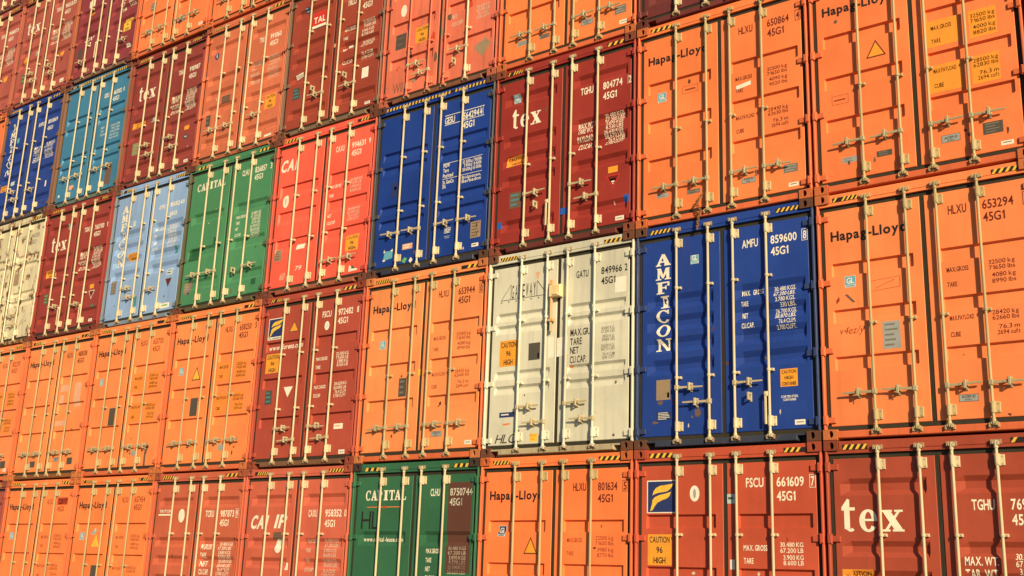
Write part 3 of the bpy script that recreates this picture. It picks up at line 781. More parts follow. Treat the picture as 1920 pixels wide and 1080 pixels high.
b.weights([('MAX.GR.', 1.575, .345), ('TARE', 1.45, .20), ('NET', 1.33, .15), ('CU.CAP.', 1.205, .29)], [('30480 KG.', 1.61, 0), ('67200 LBS', 1.565, 0), ('3850 KG.', 1.50, .02), ('8488 LBS', 1.455, .02), ('26630 KG.', 1.375, 0), ('58712 LBS', 1.33, 0), ('76.4 CUM', 1.26, .03), ('2698 CUFT', 1.215, .02)], 'black', 'steelplate', h=.092, hv=.040, lu=1.465, vu=1.955, vw=.215)
b.caution(.265, 1.255, .575, 1.625, ('CAUTION', '96', 'HIGH'), 'amber', tilt=.0); b.plate(.77, 1.305, .965, 1.545, 'darkplate', 'data_plate'); b.plate(.925, 1.325, .95, 1.40, 'paper', 'paper_seal')
b.plate(.30, .54, .56, .61, 'bluevinyl', 'owner_decal', 1, 'paper'); b.plate(.83, .185, .965, .295, 'yellow', 'yellow_decal', 2, 'hapyel')
b.text('graffiti', b.T('HLC', .235, .185, .125, .575, 'black', 'r', .35)); b.plate(1.10, 1.31, 1.195, 1.60, 'paper', 'paper_seal'); b.plate(1.245, 1.31, 1.42, 1.57, 'paper', 'paper_seal', tilt=.02)
b.text('rust_stain', b.Pg([(1.44, 1.17), (1.53, 1.175), (1.50, 1.145), (1.46, 1.15)], 'orangepatch')); b.text('rust_streak', b.Pg([(.86, 2.55), (.93, 2.56), (.91, 2.47), (.88, 2.44)], 'lilac')); b.text('rust_streak', b.Pg([(.36, .455), (.50, .46), (.47, .435), (.38, .43)], 'orangepatch'))
b.plate(2.165, 2.09, 2.34, 2.30, 'paper', 'fresh_paint_patch'); b.plate(1.055, 1.70, 1.11, 1.90, 'tealdecal', 'blue_smear')
mb = MB(); mb.box(X(1.115), X(1.305), -.050, .03, 2.135, 2.305, ch=.012); mb.box(X(1.19), X(1.27), -.062, -.049, 2.16, 2.19); link('lock_box', mb.mesh('lock_box', [paint('lock_box_paint', seen(236, 200, 128), .5, .5)]), b.root)
mb = MB(); mb.box(X(1.12), X(1.18), -.035, .0, 2.306, 2.385, ch=.008); mb.box(X(1.128), X(1.150), -.03, .01, 1.66, 2.134, ch=.006); mb.box(X(1.105), X(1.185), -.038, .02, 1.80, 1.835); link('lock_bar', mb.mesh('lock_bar', [paint('rusty_orange_bar', seen(226, 168, 104), .6, .6)]), b.root)

b = Box(3, 1, 'pocket', (255, 148, 78), 'orange container numbered 653944, between the cream white one and a brick red one', **HG)
b.logo_line(); b.gl(.37, 1.735, .12, .13, 'skyblue'); b.number('HLXU', '653944', '0', 2.412, 2.275, 'maroon', boxed=True); b.hapag_weights('faint')
b.plate(.815, .97, .97, 1.25, 'darkplate', 'data_plate', 3, 'steelplate'); b.acep(); b.tag(); b.plate(1.19, 1.26, 1.235, 1.36, 'yellow', 'seal_tag')

b = Box(4, 1, 'florid', (180, 76, 51), 'brick red container with a blue flag logo beside an amber triangle, second row up', guides=(1.86, .95), handles=INN(.63, .44), sill=(128, 86, 54), wear=.25)
b.wavy_f(.245, 2.195, .60, 2.50, 'FLORENS'); b.triangle(.75, .99, 2.235, 2.42, 'darkplate', 'amber')
b.text('web_address', b.T('www.florens.com', .245, 1.97, .085, 1.075, 'white', shear=.2)); b.caution(.245, 1.575, .575, 1.90)
b.plate(.30, 1.05, .465, 1.285, 'darkplate', 'data_plate', 3, 'tealdecal'); b.triangle(.74, .96, 1.14, 1.315, 'paper', None, 'paper_triangle', True)
b.number('FSCU', '972482', '8', 2.395, 2.25, 'white', .10, 1.545, 1.775, 1.90, 2.23, c0=2.305); b.disc(1.655, 2.25, .055, .075, 'paper', inner='paleblue')
b.weights([('MAX GROSS', 1.685, .28), ('TARE', 1.55, .12), ('MAX CARGO', 1.225, .29), ('CU CAP', 1.09, .17)], [('32.500 KG', 1.735, 0), ('71.650 LB', 1.675, 0), ('3.880 KG', 1.615, .03), ('8.555 LB', 1.555, .03), ('28.620 KG', 1.255, 0), ('63.095 LB', 1.19, .0), ('76.4 CU.M', 1.125, .03), ('2.700 CU.FT', 1.065, 0)], h=.055, hv=.050, lu=1.465, vu=1.92, vw=.275)
b.plate(1.985, .56, 2.185, .645, 'paper', 'paper_seal', 1, 'lilac'); b.tag(2.13, .17, 2.262, .235)

b = Box(5, 1, 'pocket', (255, 140, 70), 'orange container with an amber triangle, second row up, left of the brick red one', **HG)
b.logo_line(); b.gl(); b.number('HLXU', '658250', '5', 2.41, 2.27, 'maroon', boxed=False); b.hapag_weights('faint', patches='hapsoft'); b.triangle(.71, .955, 1.62, 1.86, 'maroon', 'yellow'); b.plate(.75, .98, .95, 1.30, 'darkplate', 'data_plate'); b.disc(1.70, .40, .07, .06, 'alu', 'round_plate')

b = Box(6, 1, 'pocket', (255, 142, 72), 'orange container numbered 653705, second row up, with a dark soot streak', **HG)
b.logo_line(); b.gl(w=.10); b.number('HLXU', '653705', None, 2.41, 2.27, 'faint'); b.hapag_weights('faint', patches='hapsoft'); b.plate(.76, .95, .95, 1.28, 'darkplate', 'data_plate'); b.text('soot_stain', b.Pg([(2.02, .16), (2.08, .16), (2.07, .34), (2.13, .50), (2.06, .58), (2.02, .40)], 'greypatch')); b.disc(1.68, .40, .07, .06, 'alu', 'round_plate')

b = Box(7, 1, 'pocket', (255, 144, 74), 'orange container with pale pink overspray blocks, second row up near the left edge', sill=(150, 88, 42), **HG)
b.logo_line(); b.number('HLXU', '488038', None, 2.41, 2.27, 'maroon')
for a, c, d, e in ((1.45, 1.72, 1.72, 1.86), (1.45, 1.46, 1.60, 1.66), (1.95, 1.40, 2.17, 1.88), (1.40, 1.04, 1.78, 1.14)): b.plate(a, c, d, e, 'lilac', 'overspray_patch')
b.plate(.68, .25, .86, .37, 'darkplate'); b.plate(2.0, .27, 2.18, .40, 'darkplate'); b.acep()

b = Box(8, 1, 'pocket', (255, 140, 74), 'orange container cut by the left edge, below the rusted cream one', **HG)
b.logo_line(); b.number('HLXU', '102217', None, 2.41, 2.27, 'faint'); b.hapag_weights('faint', patches='hapsoft'); b.plate(2.0, .27, 2.2, .42, 'darkplate'); b.acep(); b.tag()

# ================================================================== third row (r = 2)
HG2 = dict(HG); HG2['handles'] = OUT(.605)
b = Box(0, 2, 'pocket', (255, 130, 66), 'orange container with a warning triangle and bright amber weight patches, upper right corner', **HG2)
b.logo_line(); b.number('HLXU', '648251', '2', 2.42, 2.276, 'maroon', boxed=True); b.hapag_weights('black', ('32500', '71650', '4000', '8820', '28500', '62830'), patches=True)
b.triangle(.700, .940, 1.62, 1.84, 'maroon', 'amber'); b.text('chalk_mark', b.R(.262, 1.122, .465, 1.126, 'faint'), b.R(.262, 1.232, .465, 1.236, 'faint'), b.R(.262, 1.126, .266, 1.232, 'faint'), b.R(.461, 1.126, .465, 1.232, 'faint'), b.R(.29, 1.17, .43, 1.186, 'faint'))
b.plate(1.955, .365, 2.165, .505, 'darkplate', 'data_plate', 4, 'steelplate'); b.acep(1.508, .365, 1.712, .455); b.plate(.36, .36, .54, .43, 'alu', 'data_plate', 2, 'steelplate'); b.plate(.77, .355, .95, .425, 'darkplate', 'data_plate', 2, 'steelplate'); b.tag(2.13, .205, 2.26, .255)

b = Box(1, 2, 'pocket', (255, 132, 66), 'orange container numbered 650864 with a chain on its sill, above the deep blue one', **HG)
b.logo_line(); b.gl(); b.number('HLXU', '650864', '4', 2.408, 2.265, 'maroon', boxed=True, da=1.92, db=2.215); b.hapag_weights('maroon', ('32500', '71650', '4090', '9020', '28410', '62630'))
b.plate(1.475, 1.645, 1.68, 1.70, 'paper', 'paper_seal', tilt=.03); b.plate(.31, .385, .485, .445, 'alu', 'data_plate', 2, 'steelplate'); b.plate(.76, .36, .95, .42, 'steelplate', 'data_plate', 2, 'darkplate'); b.acep(1.53, .355, 1.715, .425); b.plate(2.09, .385, 2.275, .495, 'steelplate', 'data_plate', 3, 'alu'); b.tag(2.15, .20, 2.275, .25)
b.text('chalk_mark', b.R(.70, 1.78, .93, 1.784, 'faint'), b.R(.70, 1.88, .93, 1.884, 'faint'), b.R(.70, 1.784, .704, 1.88, 'faint'), b.R(.926, 1.784, .93, 1.88, 'faint'), b.R(.74, 1.82, .89, 1.84, 'faint'))

b = Box(2, 2, 'wave', (160, 54, 39), 'dark red container with bright blue tape patches, right of the royal blue one', guides=(1.30,), handles=((0, 1, .84), (2, 1, .84), (3, -1, .62)), hang=((1, .66),), loose=((0, 1, .66),), wear=.3, rust=.18, sill=(112, 52, 40), cast=(138, 72, 46))
b.tex(1.92, .33, .885, .285); b.gl(.335, 2.345, .125, .125, 'skyblue'); b.number('TGHU', '804774', '2', 2.165, 2.005, 'white', .105, 1.565, 1.80, 1.93, 2.245, c0=2.335)
b.text('number_box', b.R(2.333, 2.15, 2.338, 2.29, 'white')); b.tex_weights(); b.caution(.25, 1.335, .615, 1.475, ('CAUTION', 'HIGH'), 'hapyel', tilt=.02)
b.plate(.335, .68, .545, .925, 'greypatch', 'data_plate', 3, 'tealdecal'); b.plate(2.03, .895, 2.185, .985, 'amber', 'amber_sticker')
b.triangle(1.995, 2.225, .665, .86, 'red', 'maroon', 'warning_triangle', True); b.text('warning_print', b.R(2.055, .815, 2.165, .835, 'white'), b.R(2.06, .785, 2.16, .805, 'paper'), b.R(2.085, .755, 2.135, .775, 'white'), b.R(2.10, .725, 2.12, .745, 'white'))
b.plate(.135, .405, .215, .505, 'bluetape', 'tape_patch'); b.plate(1.245, .435, 1.36, .53, 'bluetape', 'tape_patch'); b.plate(2.275, .435, 2.365, .54, 'bluetape', 'tape_patch'); b.tag(2.155, .195, 2.29, .255)

b = Box(3, 2, 'twin', (32, 62, 124), 'royal blue container with ruled white lettering and a full-width hazard strip', guides=(1.93, 1.03), handles=OUT(.67), stripes='full', sill=(60, 60, 66), post=(74, 72, 68), cast=(96, 62, 44), wear=.25)
b.number('GESU', '564294', '4', 2.31, 2.155, 'white', .11, 1.495, 1.72, 1.855, 2.165, c0=2.175)
b.text('number_box', b.R(1.48, 2.445, 2.27, 2.455, 'white'), b.R(1.48, 2.288, 2.27, 2.297, 'white'), b.R(2.183, 2.297, 2.188, 2.445, 'white'), b.R(2.247, 2.297, 2.252, 2.445, 'white'))
b.weights([('MGW', 1.585, .14), ('Tare', 1.505, .12), ('Payload', 1.42, .22), ('St. GenCo', 1.315, .24), ('SN.', 1.245, .08)], [('32 500kg 71650lb', 1.575, 0), ('3 900kg  8 600lb', 1.515, .03), ('28 600kg 63 050lb', 1.45, 0), ('Bridgetown,', 1.325, 0), ('Barbados', 1.265, 0)], h=.06, hv=.052, lu=1.50, vu=1.885, vw=.37)
b.text('ruled_lines', b.R(1.49, 1.645, 2.27, 1.652, 'white'), b.R(1.49, 1.392, 2.27, 1.399, 'white'))
b.plate(2.10, .355, 2.295, .61, 'brownplate', 'data_plate', 5, 'greypatch'); b.plate(2.135, .215, 2.265, .27, 'paper', 'owner_sticker', 1)
b.text('small_print', b.T('HIGH', 1.585, .53, .07, 1.70, 'white', shear=.2), b.R(1.585, .515, 1.70, .523, 'white'), b.R(1.585, .46, 1.70, .466, 'paleblue'), b.R(1.60, .435, 1.69, .441, 'paleblue'))
b.plate(.735, .385, .945, .475, 'lilac', 'paper_seal', 2, 'paper'); b.text('torn_decal', b.Pg([(.335, .265), (.53, .285), (.535, .405), (.36, .415)], 'skyblue'), b.Pg([(.33, .25), (.38, .252), (.37, .285), (.33, .28)], 'paper'), b.Pg([(.335, .39), (.37, .40), (.35, .45)], 'paper'), b.Pg([(.48, .41), (.53, .39), (.535, .44)], 'paper'))
b.text('diamond_sticker', b.Pg([(.735, .20), (.80, .16), (.85, .235), (.79, .26)], 'saladgreen'), b.Pg([(.885, .19), (.925, .15), (.965, .20), (.925, .245)], 'paper')); b.plate(.42, 1.30, .56, 1.54, 'bluevinyl', 'overpaint_patch'); b.plate(.48, 1.42, .525, 1.475, 'paper', 'paper_seal')

b = Box(4, 2, 'salmon', (255, 100, 68), 'bright coral red container with slanted white initials, left of the royal blue one', guides=(1.75, .95), handles=((2, 1, .45), (3, 1, .45)), sill=(168, 92, 58), post=(212, 84, 60), wear=.25, cast=(116, 66, 46))
b.text('logo', b.T('CA', .165, 2.265, .205, .50, 'white', 'x', shear=.2), b.T('I', .53, 2.265, .205, .58, 'white', 'x', shear=.2)); b.disc(.375, 1.70, .075, .115, 'white', inner='dimwhite')
b.number('CAXU', '914631', '9', 2.36, 2.215, 'white', .10, 1.555, 1.775, 1.92, 2.235, c0=2.30)
b.weights([('MAX GROSS', 1.72, .30), ('TARE', 1.565, .12), ('NET', 1.21, .10), ('CU.CAP', 1.085, .21)], [('32.500 KG', 1.775, 0), ('71.650 LB', 1.71, 0), ('3.900 KG', 1.645, .02), ('8.600 LB', 1.58, .02), ('28.600 KG', 1.26, 0), ('63.050 LB', 1.20, 0), ('76.4 CU.M', 1.14, .02), ('2.700 CU.FT', 1.08, 0)], 'white', 'dimwhite', h=.055, hv=.048, lu=1.455, vu=1.925, vw=.275)
b.caution(1.94, .555, 2.23, .825); b.plate(.20, .635, .385, .84, 'brownplate', 'data_plate', 4, 'greypatch'); b.plate(.735, .775, .94, .865, 'paper', 'paper_seal'); b.text('torn_decal', b.Pg([(2.05, .20), (2.25, .205), (2.24, .235), (2.15, .25), (2.06, .31)], 'paper'), b.Pg([(2.11, .245), (2.20, .24), (2.12, .30)], 'greenpatch'))
b.text('chalk_scrawl', b.T('79', .75, .40, .08, .90, 'white', 'r', .3), b.T('60', .38, .28, .12, .50, 'dimwhite', 'r', .2))

b = Box(5, 2, 'plain', (80, 138, 84), 'mid green container with a darker green patch, left of the coral red one', guides=(1.22,), handles=((0, -1, .70), (1, -1, .70), (3, 1, .67)), loose=((2, 1, .63),), stripes='blocks', sill=(98, 84, 52), post=(98, 92, 58), wear=.35, rust=.2, cast=(112, 62, 40))
b.capital(); b.number('CLHU', '826857', '3', 2.415, 2.27, 'white', .105, 1.605, 1.82, 1.945, 2.26, c0=2.345)
b.weights([('MAX.GROSS', 1.60, .29), ('TARE', 1.49, .115), ('NET', 1.38, .09), ('CU.CAP.', 1.265, .19)], [('30.480 KGS', 1.62, 0), ('67.200 LBS', 1.56, 0), ('3.890 KGS', 1.50, .03), ('8.570 LBS', 1.44, .03), ('26.590 KGS', 1.375, 0), ('58.620 LBS', 1.31, 0), ('76.4 CU.M', 1.25, .03), ('2.700 CU.FT', 1.19, 0)], h=.055, hv=.05, lu=1.545, vu=1.955, vw=.26)
b.plate(.265, .985, .56, 1.215, 'greenpatch', 'repaint_patch'); b.plate(.23, .355, .425, .60, 'steelplate', 'data_plate', 4, 'brownplate'); b.plate(.345, .36, .385, .44, 'paper', 'paper_seal'); b.plate(.95, 1.23, 1.03, 1.36, 'greenpatch', 'repaint_patch'); b.plate(2.12, .31, 2.24, .42, 'greenpatch', 'repaint_patch')

b = Box(6, 2, 'ripple', (148, 172, 188), 'pale blue container with faded white vertical lettering, left of the mid green one', guides=(2.02, .95), handles=((0, 1, .74), (1, -1, .545), (2, 1, .62)), dy=.04, sill=(132, 140, 138), post=(126, 136, 130), wear=.45, rust=.25, cast=(112, 80, 54), stripes='ends')
b.vertical(u0=.345, u1=.55); b.caution(.72, 1.31, 1.075, 1.46, ('CAUTION', 'HIGH'), 'amber'); b.number('AMFU', '858241', None, 2.23, 2.04, 'white', .085, 1.58, 1.80, 1.93, 2.35)
b.weights([('MAX GROSS', 1.80, .29), ('TARE', 1.66, .11), ('NET', 1.52, .08), ('CU.CAP.', 1.40, .18)], [('30.480 KGS', 1.82, 0), ('67.200 LBS', 1.755, 0), ('3.780 KGS', 1.69, .02), ('8.330 LBS', 1.62, .02), ('26.700 KGS', 1.55, 0), ('58.870 LBS', 1.485, 0), ('76.4 CU.M', 1.415, .03)], 'white', h=.06, hv=.05, lu=1.51, vu=1.93, vw=.27)
b.plate(.27, .68, .44, .96, 'steelplate', 'data_plate', 4, 'brownplate'); b.triangle(2.04, 2.23, .60, .775, 'darkplate', 'maroon', 'warning_triangle', True); b.plate(2.05, .84, 2.24, .97, 'paleblue', 'flag_decal', 2, 'bluevinyl'); b.plate(1.98, .20, 2.25, .30, 'paper', 'owner_sticker', 1, 'saladgreen'); b.plate(1.10, .35, 1.18, .55, 'tealdecal', 'tape_patch'); b.plate(2.20, 1.25, 2.28, 1.40, 'tealdecal', 'tape_patch'); b.plate(.755, 2.02, .84, 2.14, 'paleblue', 'paper_seal')

b = Box(7, 2, 'wave', (157, 60, 45), 'dark red container with cream letters, left of the pale blue one', guides=(1.30, .83), handles=((0, 1, .66), (2, 1, .62)), hang=((1, .60), (3, .56)), wear=.3, sill=(112, 58, 44))
b.tex(1.90, .36, .965, .30); b.gl(.885, 2.35, .13, .11, 'tealdecal'); b.number('TGHU', '760700', '1', 2.165, 2.015, 'white', .10, 1.575, 1.80, 1.93, 2.26, c0=2.34); b.tex_weights(); b.caution(.285, 1.35, .64, 1.50, ('CAUTION', 'HIGH'), 'amber')
b.plate(2.04, .895, 2.185, .985, 'amber', 'amber_sticker'); b.triangle(2.02, 2.235, .67, .855, 'white', 'maroon', 'warning_triangle', True); b.plate(.36, .76, .53, .99, 'greypatch', 'data_plate', 3, 'saladgreen'); b.plate(2.15, .48, 2.28, .57, 'greypatch', 'data_plate', 1, 'tealdecal'); b.tag()

b = Box(8, 2, 'ridge', (228, 206, 150), 'cream container with heavy rust stains, cut by the left edge of the third row', rodmats=('self',) * 4, guides=(1.88, 1.0), handles=INN(.66, .44), wear=.75, rust=.95, hw='cream', cast=(130, 90, 60), sill=(178, 140, 92))
b.number('GATU', '846120', None, 2.375, 2.232, 'steelplate', .095, 1.555, 1.775, 1.945, 2.27); b.text('rust_stain', b.Pg([(1.75, 2.25), (1.82, 2.28), (1.86, 2.1), (1.84, 1.8), (1.80, 1.75), (1.77, 1.9)], 'orangepatch')); b.plate(1.48, 1.35, 1.68, 1.62, 'brownplate', 'rust_patch')

# ================================================================== fourth row (r = 3)
b = Box(1, 3, 'wave', (116, 54, 44), 'dark maroon container showing only its sill, at the top edge', guides=(1.30,), handles=INN(.84, .62), wear=.2, rust=.1, notch=True)
b.tex(); b.tex_weights()

b = Box(2, 3, 'pocket', (255, 134, 66), 'orange container at the top edge, above the dark red one with blue tape patches', **HG)
b.logo_line(); b.number('HLXU', '651128', None, 2.41, 2.27, 'maroon'); b.hapag_weights('maroon'); b.plate(.36, .355, .54, .43, 'alu', 'data_plate', 2, 'steelplate'); b.plate(.78, .36, .96, .43, 'steelplate', 'data_plate', 2, 'darkplate'); b.acep(1.52, .36, 1.72, .45); b.plate(2.09, .37, 2.28, .50, 'steelplate', 'data_plate', 3, 'alu'); b.tag(2.17, .20, 2.30, .26)

b = Box(3, 3, 'florid', (236, 120, 80), 'faded orange red container with a brown diamond mark, above the royal blue one', guides=(.95,), handles=((0, 1, .62), (1, -1, .44), (3, -1, .64)), loose=((2, 1, .45),), rodmats=('self', 'self', 'self', 'pink'), sill=(140, 86, 56), wear=.75, rust=.62, post=(206, 96, 66))
b.disc(.44, 1.69, .065, .11, 'paper'); b.plate(.30, 1.0, .53, 1.27, 'darkplate', 'data_plate', 2, 'greypatch'); b.caution(.74, 1.0, 1.025, 1.285)
b.number('FSCU', '987122', '3', 2.395, 2.25, 'white', .10); b.weights([('NET', 1.215, .12), ('CU.CAP', 1.085, .25)], [('28.620 KG', 1.255, 0), ('63.095 LB', 1.19, 0), ('76.4 CU.M', 1.125, .03), ('2.700 CU.FT', 1.065, 0)], 'dimwhite', h=.065, hv=.05, lu=1.515, vu=2.02, vw=.26)
b.text('diamond_mark', b.Pg([(2.0, .575), (2.17, .39), (2.335, .585), (2.19, .735)], 'brownplate')); b.text('graffiti', b.T('Wll', .30, .22, .17, .52, 'greypatch', 'r'))
for k, (a, c, w, h) in enumerate(((.56, .78, .12, .16), (1.08, .93, .10, .20), (1.30, .95, .10, .18), (1.40, 1.20, .12, .16), (1.78, 1.30, .14, .2), (.70, .30, .10, .12), (1.16, .55, .08, .2), (.34, .60, .05, .14))):
    rr = random.Random(k); b.text('rust_patch', b.Pg([(a + w * (.5 + rr.uniform(.32, .55) * cos(t * pi / 5)), c + h * (.5 + rr.uniform(.3, .55) * sin(t * pi / 5))) for t in range(10)], ('greypatch', 'redpatch', 'brownplate')[k % 3]))

b = Box(4, 3, 'wave', (169, 71, 46), 'brown red container with a red and white logo sticker, above the coral red one', guides=(1.95, .95), handles=((1, -1, .67), (3, -1, .66)), loose=((0, 1, .80), (2, 1, .86)), sill=(132, 104, 70), post=(134, 100, 72), wear=.3, cast=(120, 72, 46))
b.text('logo', b.R(.66, 2.055, 1.02, 2.335, 'red'), b.R(.66, 2.005, 1.02, 2.054, 'paper'), b.R(.66, 1.985, 1.02, 2.004, 'darkplate'), b.T('TAL', .70, 2.10, .115, .99, 'white', 'x')); b.plate(.43, 2.39, .54, 2.50, 'bluevinyl', 'inspection_decal', 2, 'paleblue')
b.number('TRLU', '761842', None, 2.195, 2.03, 'white', .11, 1.555, 1.79, 1.925, 2.235); b.weights([('MAX.GROSS', 1.725, .285), ('TARE', 1.545, .125), ('NET', 1.335, .095), ('CU.CAP', 1.095, .25)], [('32.500 KGS', 1.75, 0), ('71.650 LBS', 1.685, 0), ('3.960 KGS', 1.575, 0), ('8.730 LBS', 1.505, 0), ('28.540 KGS', 1.37, 0), ('62.920 LBS', 1.305, 0), ('76.4 CU.M', 1.15, .02), ('2.700 CU.FT', 1.085, 0)], h=.055, hv=.052, lu=1.50, vu=1.95, vw=.285)
b.plate(2.02, .70, 2.175, .89, 'paper', 'paper_seal'); b.plate(.30, .71, .48, .935, 'darkplate', 'data_plate', 3, 'tealdecal'); b.text('paint_dash', b.R(.335, 1.11, .535, 1.18, 'white', .03)); b.tag(2.14, .195, 2.265, .245); b.plate(1.62, 1.38, 1.72, 1.42, 'paper', 'paper_seal'); b.plate(1.275, 1.48, 1.315, 1.55, 'lilac', 'paper_seal')

b = Box(5, 3, 'wave', (218, 114, 70), 'orange brown container with a yellow caution label, left of the brown red one', guides=(1.80, .90), handles=((0, -1, .67), (1, -1, .67), (3, -1, .70)), dy=.03, sill=(176, 96, 58), wear=.35, rust=.2)
b.disc(.41, 2.24, .06, .075, 'bluevinyl', inner='paleblue'); b.number('TTNU', '991060', None, 2.165, 2.02, 'white', .10, 1.675, 1.83, 1.965, 2.27)
b.weights([('MAX.GROSS', 1.73, .33), ('TARE', 1.62, .14), ('PAYLOAD', 1.505, .26), ('CUB.CAP', 1.375, .26)], [('32.500 KG', 1.765, 0), ('71.650 LB', 1.69, 0), ('3.900 KG', 1.61, .02), ('28.600 KG', 1.53, 0), ('76.4 CU.M', 1.45, .03), ('2.700 CU.FT', 1.38, 0)], 'dimwhite', h=.062, hv=.055, lu=1.50, vu=1.96, vw=.29)
b.caution(1.985, .745, 2.275, 1.025); b.plate(.285, .785, .41, 1.02, 'darkplate', 'data_plate', 2, 'steelplate'); b.plate(.70, 1.17, .95, 1.32, 'greypatch', 'overpaint_patch'); b.text('paint_dash', b.R(2.05, .19, 2.245, .23, 'paper', .01))

b = Box(6, 3, 'wave', (152, 64, 49), 'dull red container with a short amber caution strip, right of the teal one', guides=(1.30,), handles=INN(.84, .62), dy=.06, wear=.3, sill=(140, 70, 50))
b.tex(1.90, .345, .945, .30); b.number('TGHU', '918987', None, 2.165, 2.005, 'white', .10, 1.665, 1.84, 2.0, 2.33); b.tex_weights(); b.caution(.265, 1.30, .64, 1.44, ('CAUTION', 'HIGH'), 'amber'); b.gl(.89, 1.33, .14, .11, 'tealdecal'); b.plate(.355, .71, .555, .975, 'brownplate', 'data_plate', 3, 'saladgreen'); b.plate(2.05, .90, 2.20, .985, 'amber', 'amber_sticker'); b.plate(2.07, .70, 2.18, .80, 'darkplate', 'warning_print', 1, 'paleblue'); b.tag()

b = Box(7, 3, 'twin', (68, 126, 142), 'teal blue container with a full-width hazard strip, upper left beside the blue one', guides=(1.93, 1.03), handles=OUT(.65), stripes='full', dy=.03, sill=(104, 116, 92), post=(132, 92, 62), wear=.4, rust=.2, cast=(120, 74, 48))
b.number('GESU', '465082', '0', 2.29, 2.14, 'white', .10, 1.58, 1.78, 1.90, 2.20, c0=2.24); b.plate(1.83, 2.30, 1.90, 2.42, 'darkplate', 'overpaint_patch'); b.plate(1.98, .25, 2.20, .70, 'greypatch', 'repaint_patch')
b.weights([('MGW', 1.56, .14), ('Tare', 1.485, .12), ('Payload', 1.405, .22)], [('30 480kg 67200lb', 1.55, 0), ('3 900kg  8 600lb', 1.48, .03), ('26 580kg 58 600lb', 1.41, 0), ('Hamilton,', 1.335, 0), ('Bermuda', 1.27, 0)], 'paleblue', h=.055, hv=.05, lu=1.60, vu=1.95, vw=.34)
b.plate(.66, .37, .83, .47, 'lilac', 'rust_patch'); b.plate(.27, .27, .33, .33, 'paper', 'paper_seal')

b = Box(8, 3, 'wave', (40, 66, 126), 'blue container with white vertical lettering, at the left edge beside the teal one', guides=(1.85, .85), handles=((0, 1, .74), (1, -1, .545), (2, 1, .66)), sill=(92, 78, 70), post=(128, 88, 60), wear=.3, cast=(120, 74, 48))
b.vertical(u0=.345, u1=.54); b.number('AMFU', '850869', None, 2.185, 2.02, 'white', .09, 1.54, 1.80, 1.93, 2.31); b.weights([('MAX. WT.', 1.63, .29), ('TARE WT.', 1.53, .28), ('PAYLOAD', 1.42, .28), ('CU.CAP.', 1.32, .26)], [('30.480 KGS', 1.68, 0), ('67.200 LBS', 1.60, 0), ('26.610 KGS', 1.50, .03), ('58.670 LBS', 1.42, 0), ('76.4 CU.M', 1.34, .03)], h=.085, hv=.07, lu=1.49, vu=1.92, vw=.34)
b.caution(.265, .84, .52, .985, ('CAUTION', 'HIGH'), 'amber'); b.plate(.66, 1.98, .76, 2.10, 'skyblue', 'inspection_decal'); b.plate(.68, .93, .84, 1.03, 'paleblue', 'paper_seal'); b.plate(2.17, .64, 2.22, .78, 'paper', 'paper_seal')

b = Box(9, 3, 'pocket', (255, 128, 66), 'orange container showing only a narrow strip at the left edge beside the blue one', **HG)
b.logo_line()

# ================================================================== fifth and sixth rows
b = Box(5, 4, 'pocket', (255, 132, 68), 'orange container at the top edge, directly above the orange brown one', **HG)
b.plate(1.99, .36, 2.2, .5, 'steelplate', 'data_plate', 2, 'alu'); b.acep(); b.hapag_weights('maroon')
b = Box(6, 4, 'pocket', (255, 134, 70), 'orange container at the top edge between the plum red one and another orange one', **HG)
b.acep(1.45, .45, 1.66, .60); b.plate(.42, 1.02, .6, 1.2, 'steelplate', 'data_plate', 2, 'alu'); b.plate(.40, .50, .56, .60, 'alu', 'data_plate'); b.hapag_weights('maroon'); b.tag()
b = Box(7, 4, 'wave', (150, 62, 58), 'plum red container with a yellow caution label, at the top above the teal one', guides=(1.75, .85), handles=((0, -1, .50), (3, 1, .62)), hang=((1, .80),), sill=(140, 96, 70), post=(178, 96, 58), wear=.3)
b.caution(2.0, .82, 2.26, 1.12, ('CAUTION', '96', 'HIGH'), 'yellow'); b.weights([('MAX', 1.74, .16), ('TARE', 1.60, .20), ('NET', 1.47, .16), ('CUB', 1.35, .2)], [('32.500 KG', 1.75, 0), ('71.650 LB', 1.67, 0), ('3.900 KG', 1.59, .02), ('28.600 KG', 1.50, 0), ('76.4 CU.M', 1.42, .03)], h=.09, hv=.06, lu=1.78, vu=2.06, vw=.25)
b.plate(.30, .62, .46, .86, 'darkplate'); b.disc(.62, 1.67, .09, .06, 'amber', 'amber_sticker'); b.plate(.50, 1.84, .72, 2.0, 'paper', 'paper_seal'); b.text('painted_scrawl', b.T('EX', .52, .98, .12, .80, 'white', shear=.2), b.T('K2', .58, .84, .10, .78, 'white')); b.tag(2.16, .42, 2.30, .50)
b = Box(8, 4, 'wave', (182, 88, 66), 'faded red container with cream letters in the top left corner', guides=(1.86, .95), handles=INN(.78, .58), wear=.35, sill=(166, 84, 60), post=(170, 92, 62))
b.tex(1.90, .34, .93, .30); b.number('TGHU', '905531', None, 2.165, 2.005, 'white', .10, 1.565, 1.80, 1.93, 2.36); b.tex_weights(); b.disc(.52, 1.20, .11, .11, 'amber', 'amber_sticker'); b.gl(.90, 1.25, .13, .13, 'tealdecal'); b.disc(2.08, .99, .08, .07, 'amber', 'amber_sticker'); b.plate(2.05, .80, 2.12, .89, 'maroon', 'inspection_decal'); b.plate(.40, .62, .56, .86, 'greypatch', 'data_plate', 2, 'saladgreen'); b.tag(2.14, .24, 2.30, .33)
b = Box(9, 4, 'wave', (188, 92, 70), 'faded red container cut by the left edge near the top left corner', guides=(1.86, .95), handles=INN(.78, .58), wear=.35)
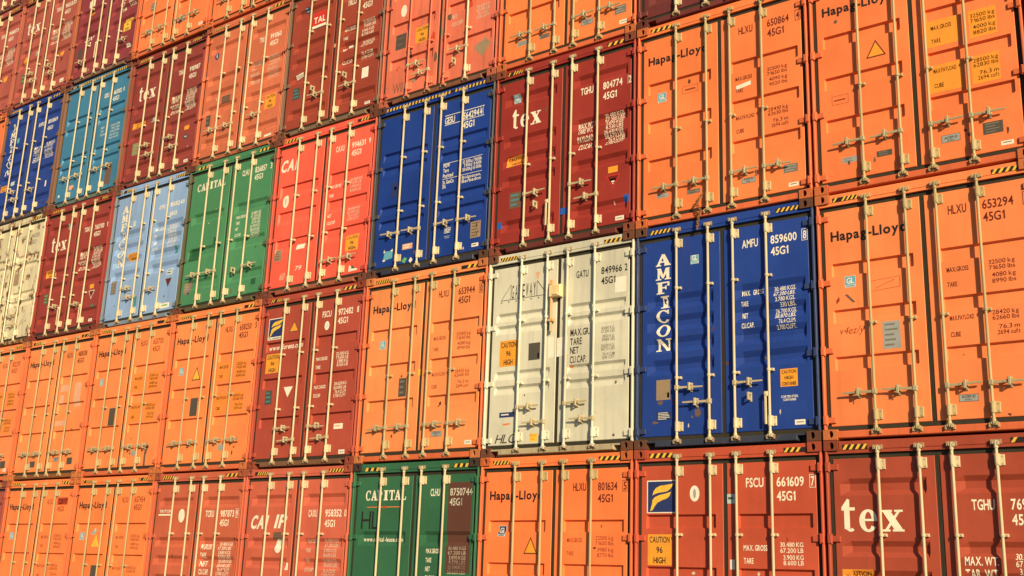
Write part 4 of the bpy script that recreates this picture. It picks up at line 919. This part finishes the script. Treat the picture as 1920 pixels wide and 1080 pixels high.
b.tex(); b.number('TGHU', '918873', None, 2.165, 2.005, 'white', .10, 1.565, 1.80, 1.93, 2.36); b.tex_weights(); b.disc(2.1, .98, .09, .09, 'amber', 'amber_sticker')
b = Box(8, 5, 'wave', (178, 82, 62), 'red container of which only the lower corner shows, topmost at the upper left', handles=INN(.84, .62))
b = Box(9, 5, 'wave', (160, 74, 58), 'brown red container whose sill and rod ends show in the extreme upper left corner', handles=INN(.84, .62), sill=(120, 72, 52))
# the stacks go on past both edges of the picture
b = Box(-1, 0, 'wave', (176, 70, 50), 'red container just past the right edge, at ground level', handles=INN(.84, .62)); b.tex(); b.tex_weights()
b = Box(-1, 1, 'pocket', (255, 138, 70), 'orange container just past the right edge, second from the ground', **HG); b.logo_line(); b.hapag_weights()
b = Box(-1, 2, 'pocket', (255, 136, 68), 'orange container just past the right edge, third from the ground', **HG); b.logo_line(); b.hapag_weights()
b = Box(9, 0, 'pocket', (255, 136, 68), 'orange container just past the left edge, at ground level', **HG); b.logo_line()
b = Box(9, 1, 'pocket', (255, 140, 72), 'orange container just past the left edge, second from the ground', **HG); b.logo_line()
b = Box(9, 2, 'wave', (168, 72, 54), 'red container just past the left edge, third from the ground', handles=INN(.84, .62)); b.tex()

# scattered scuffs and rust blots of the sort every old box carries
for i, (bx, mats) in enumerate(WORN):
    rr = random.Random(900 + i)
    for k in range(rr.randint(3, 6)):
        sd_ = rr.randint(0, 1); d0, d1, p0, p1 = DOORS[sd_]
        u = rr.uniform(p0 + .18, p1 - .06); v = rr.choice((rr.uniform(.18, .5), rr.uniform(.18, .6), rr.uniform(.6, 2.3)))
        blot(bx, rr.choice(('rust_stain', 'scuff_mark')), u, v, rr.uniform(.008, .03), rr.uniform(.01, .05), rr.choice(mats), i * 31 + k, 9)

# ================================================================== the loose chain on the 650864 container
def chain():
    mb = MB(); x0, z0 = -1 * PITCH + GAP + 1.035 - .075, 2 * H + .30
    p = Vector((x0 + .06, -.045, z0)); n = 0
    for k in range(15):
        q = p + Vector((-.016 + .006 * k * (1 if k < 7 else .15) - .02 * (k < 3), .002 * (k > 6), -.030))
        d = (q - p).normalized(); side = Vector((1, 0, 0)) if k % 2 else Vector((0, 1, 0))
        side = (side - d * side.dot(d)).normalized(); c = (p + q) / 2
        ring = [c + d * (.026 * cos(a)) + side * (.017 * sin(a)) for a in [2 * pi * j / 8 for j in range(8)]]
        for a, bb in zip(ring, ring[1:] + ring[:1]): mb.tube(a, bb, .0058, n=5, caps=False)
        p = q
    o = link('chain', mb.mesh('chain', [paint('rusty_chain', (0.26, 0.13, 0.06), .5, .6)]))
    o['label'] = 'rusty chain dangling over the sill of the orange container numbered 650864'; o['category'] = 'chain'
chain()
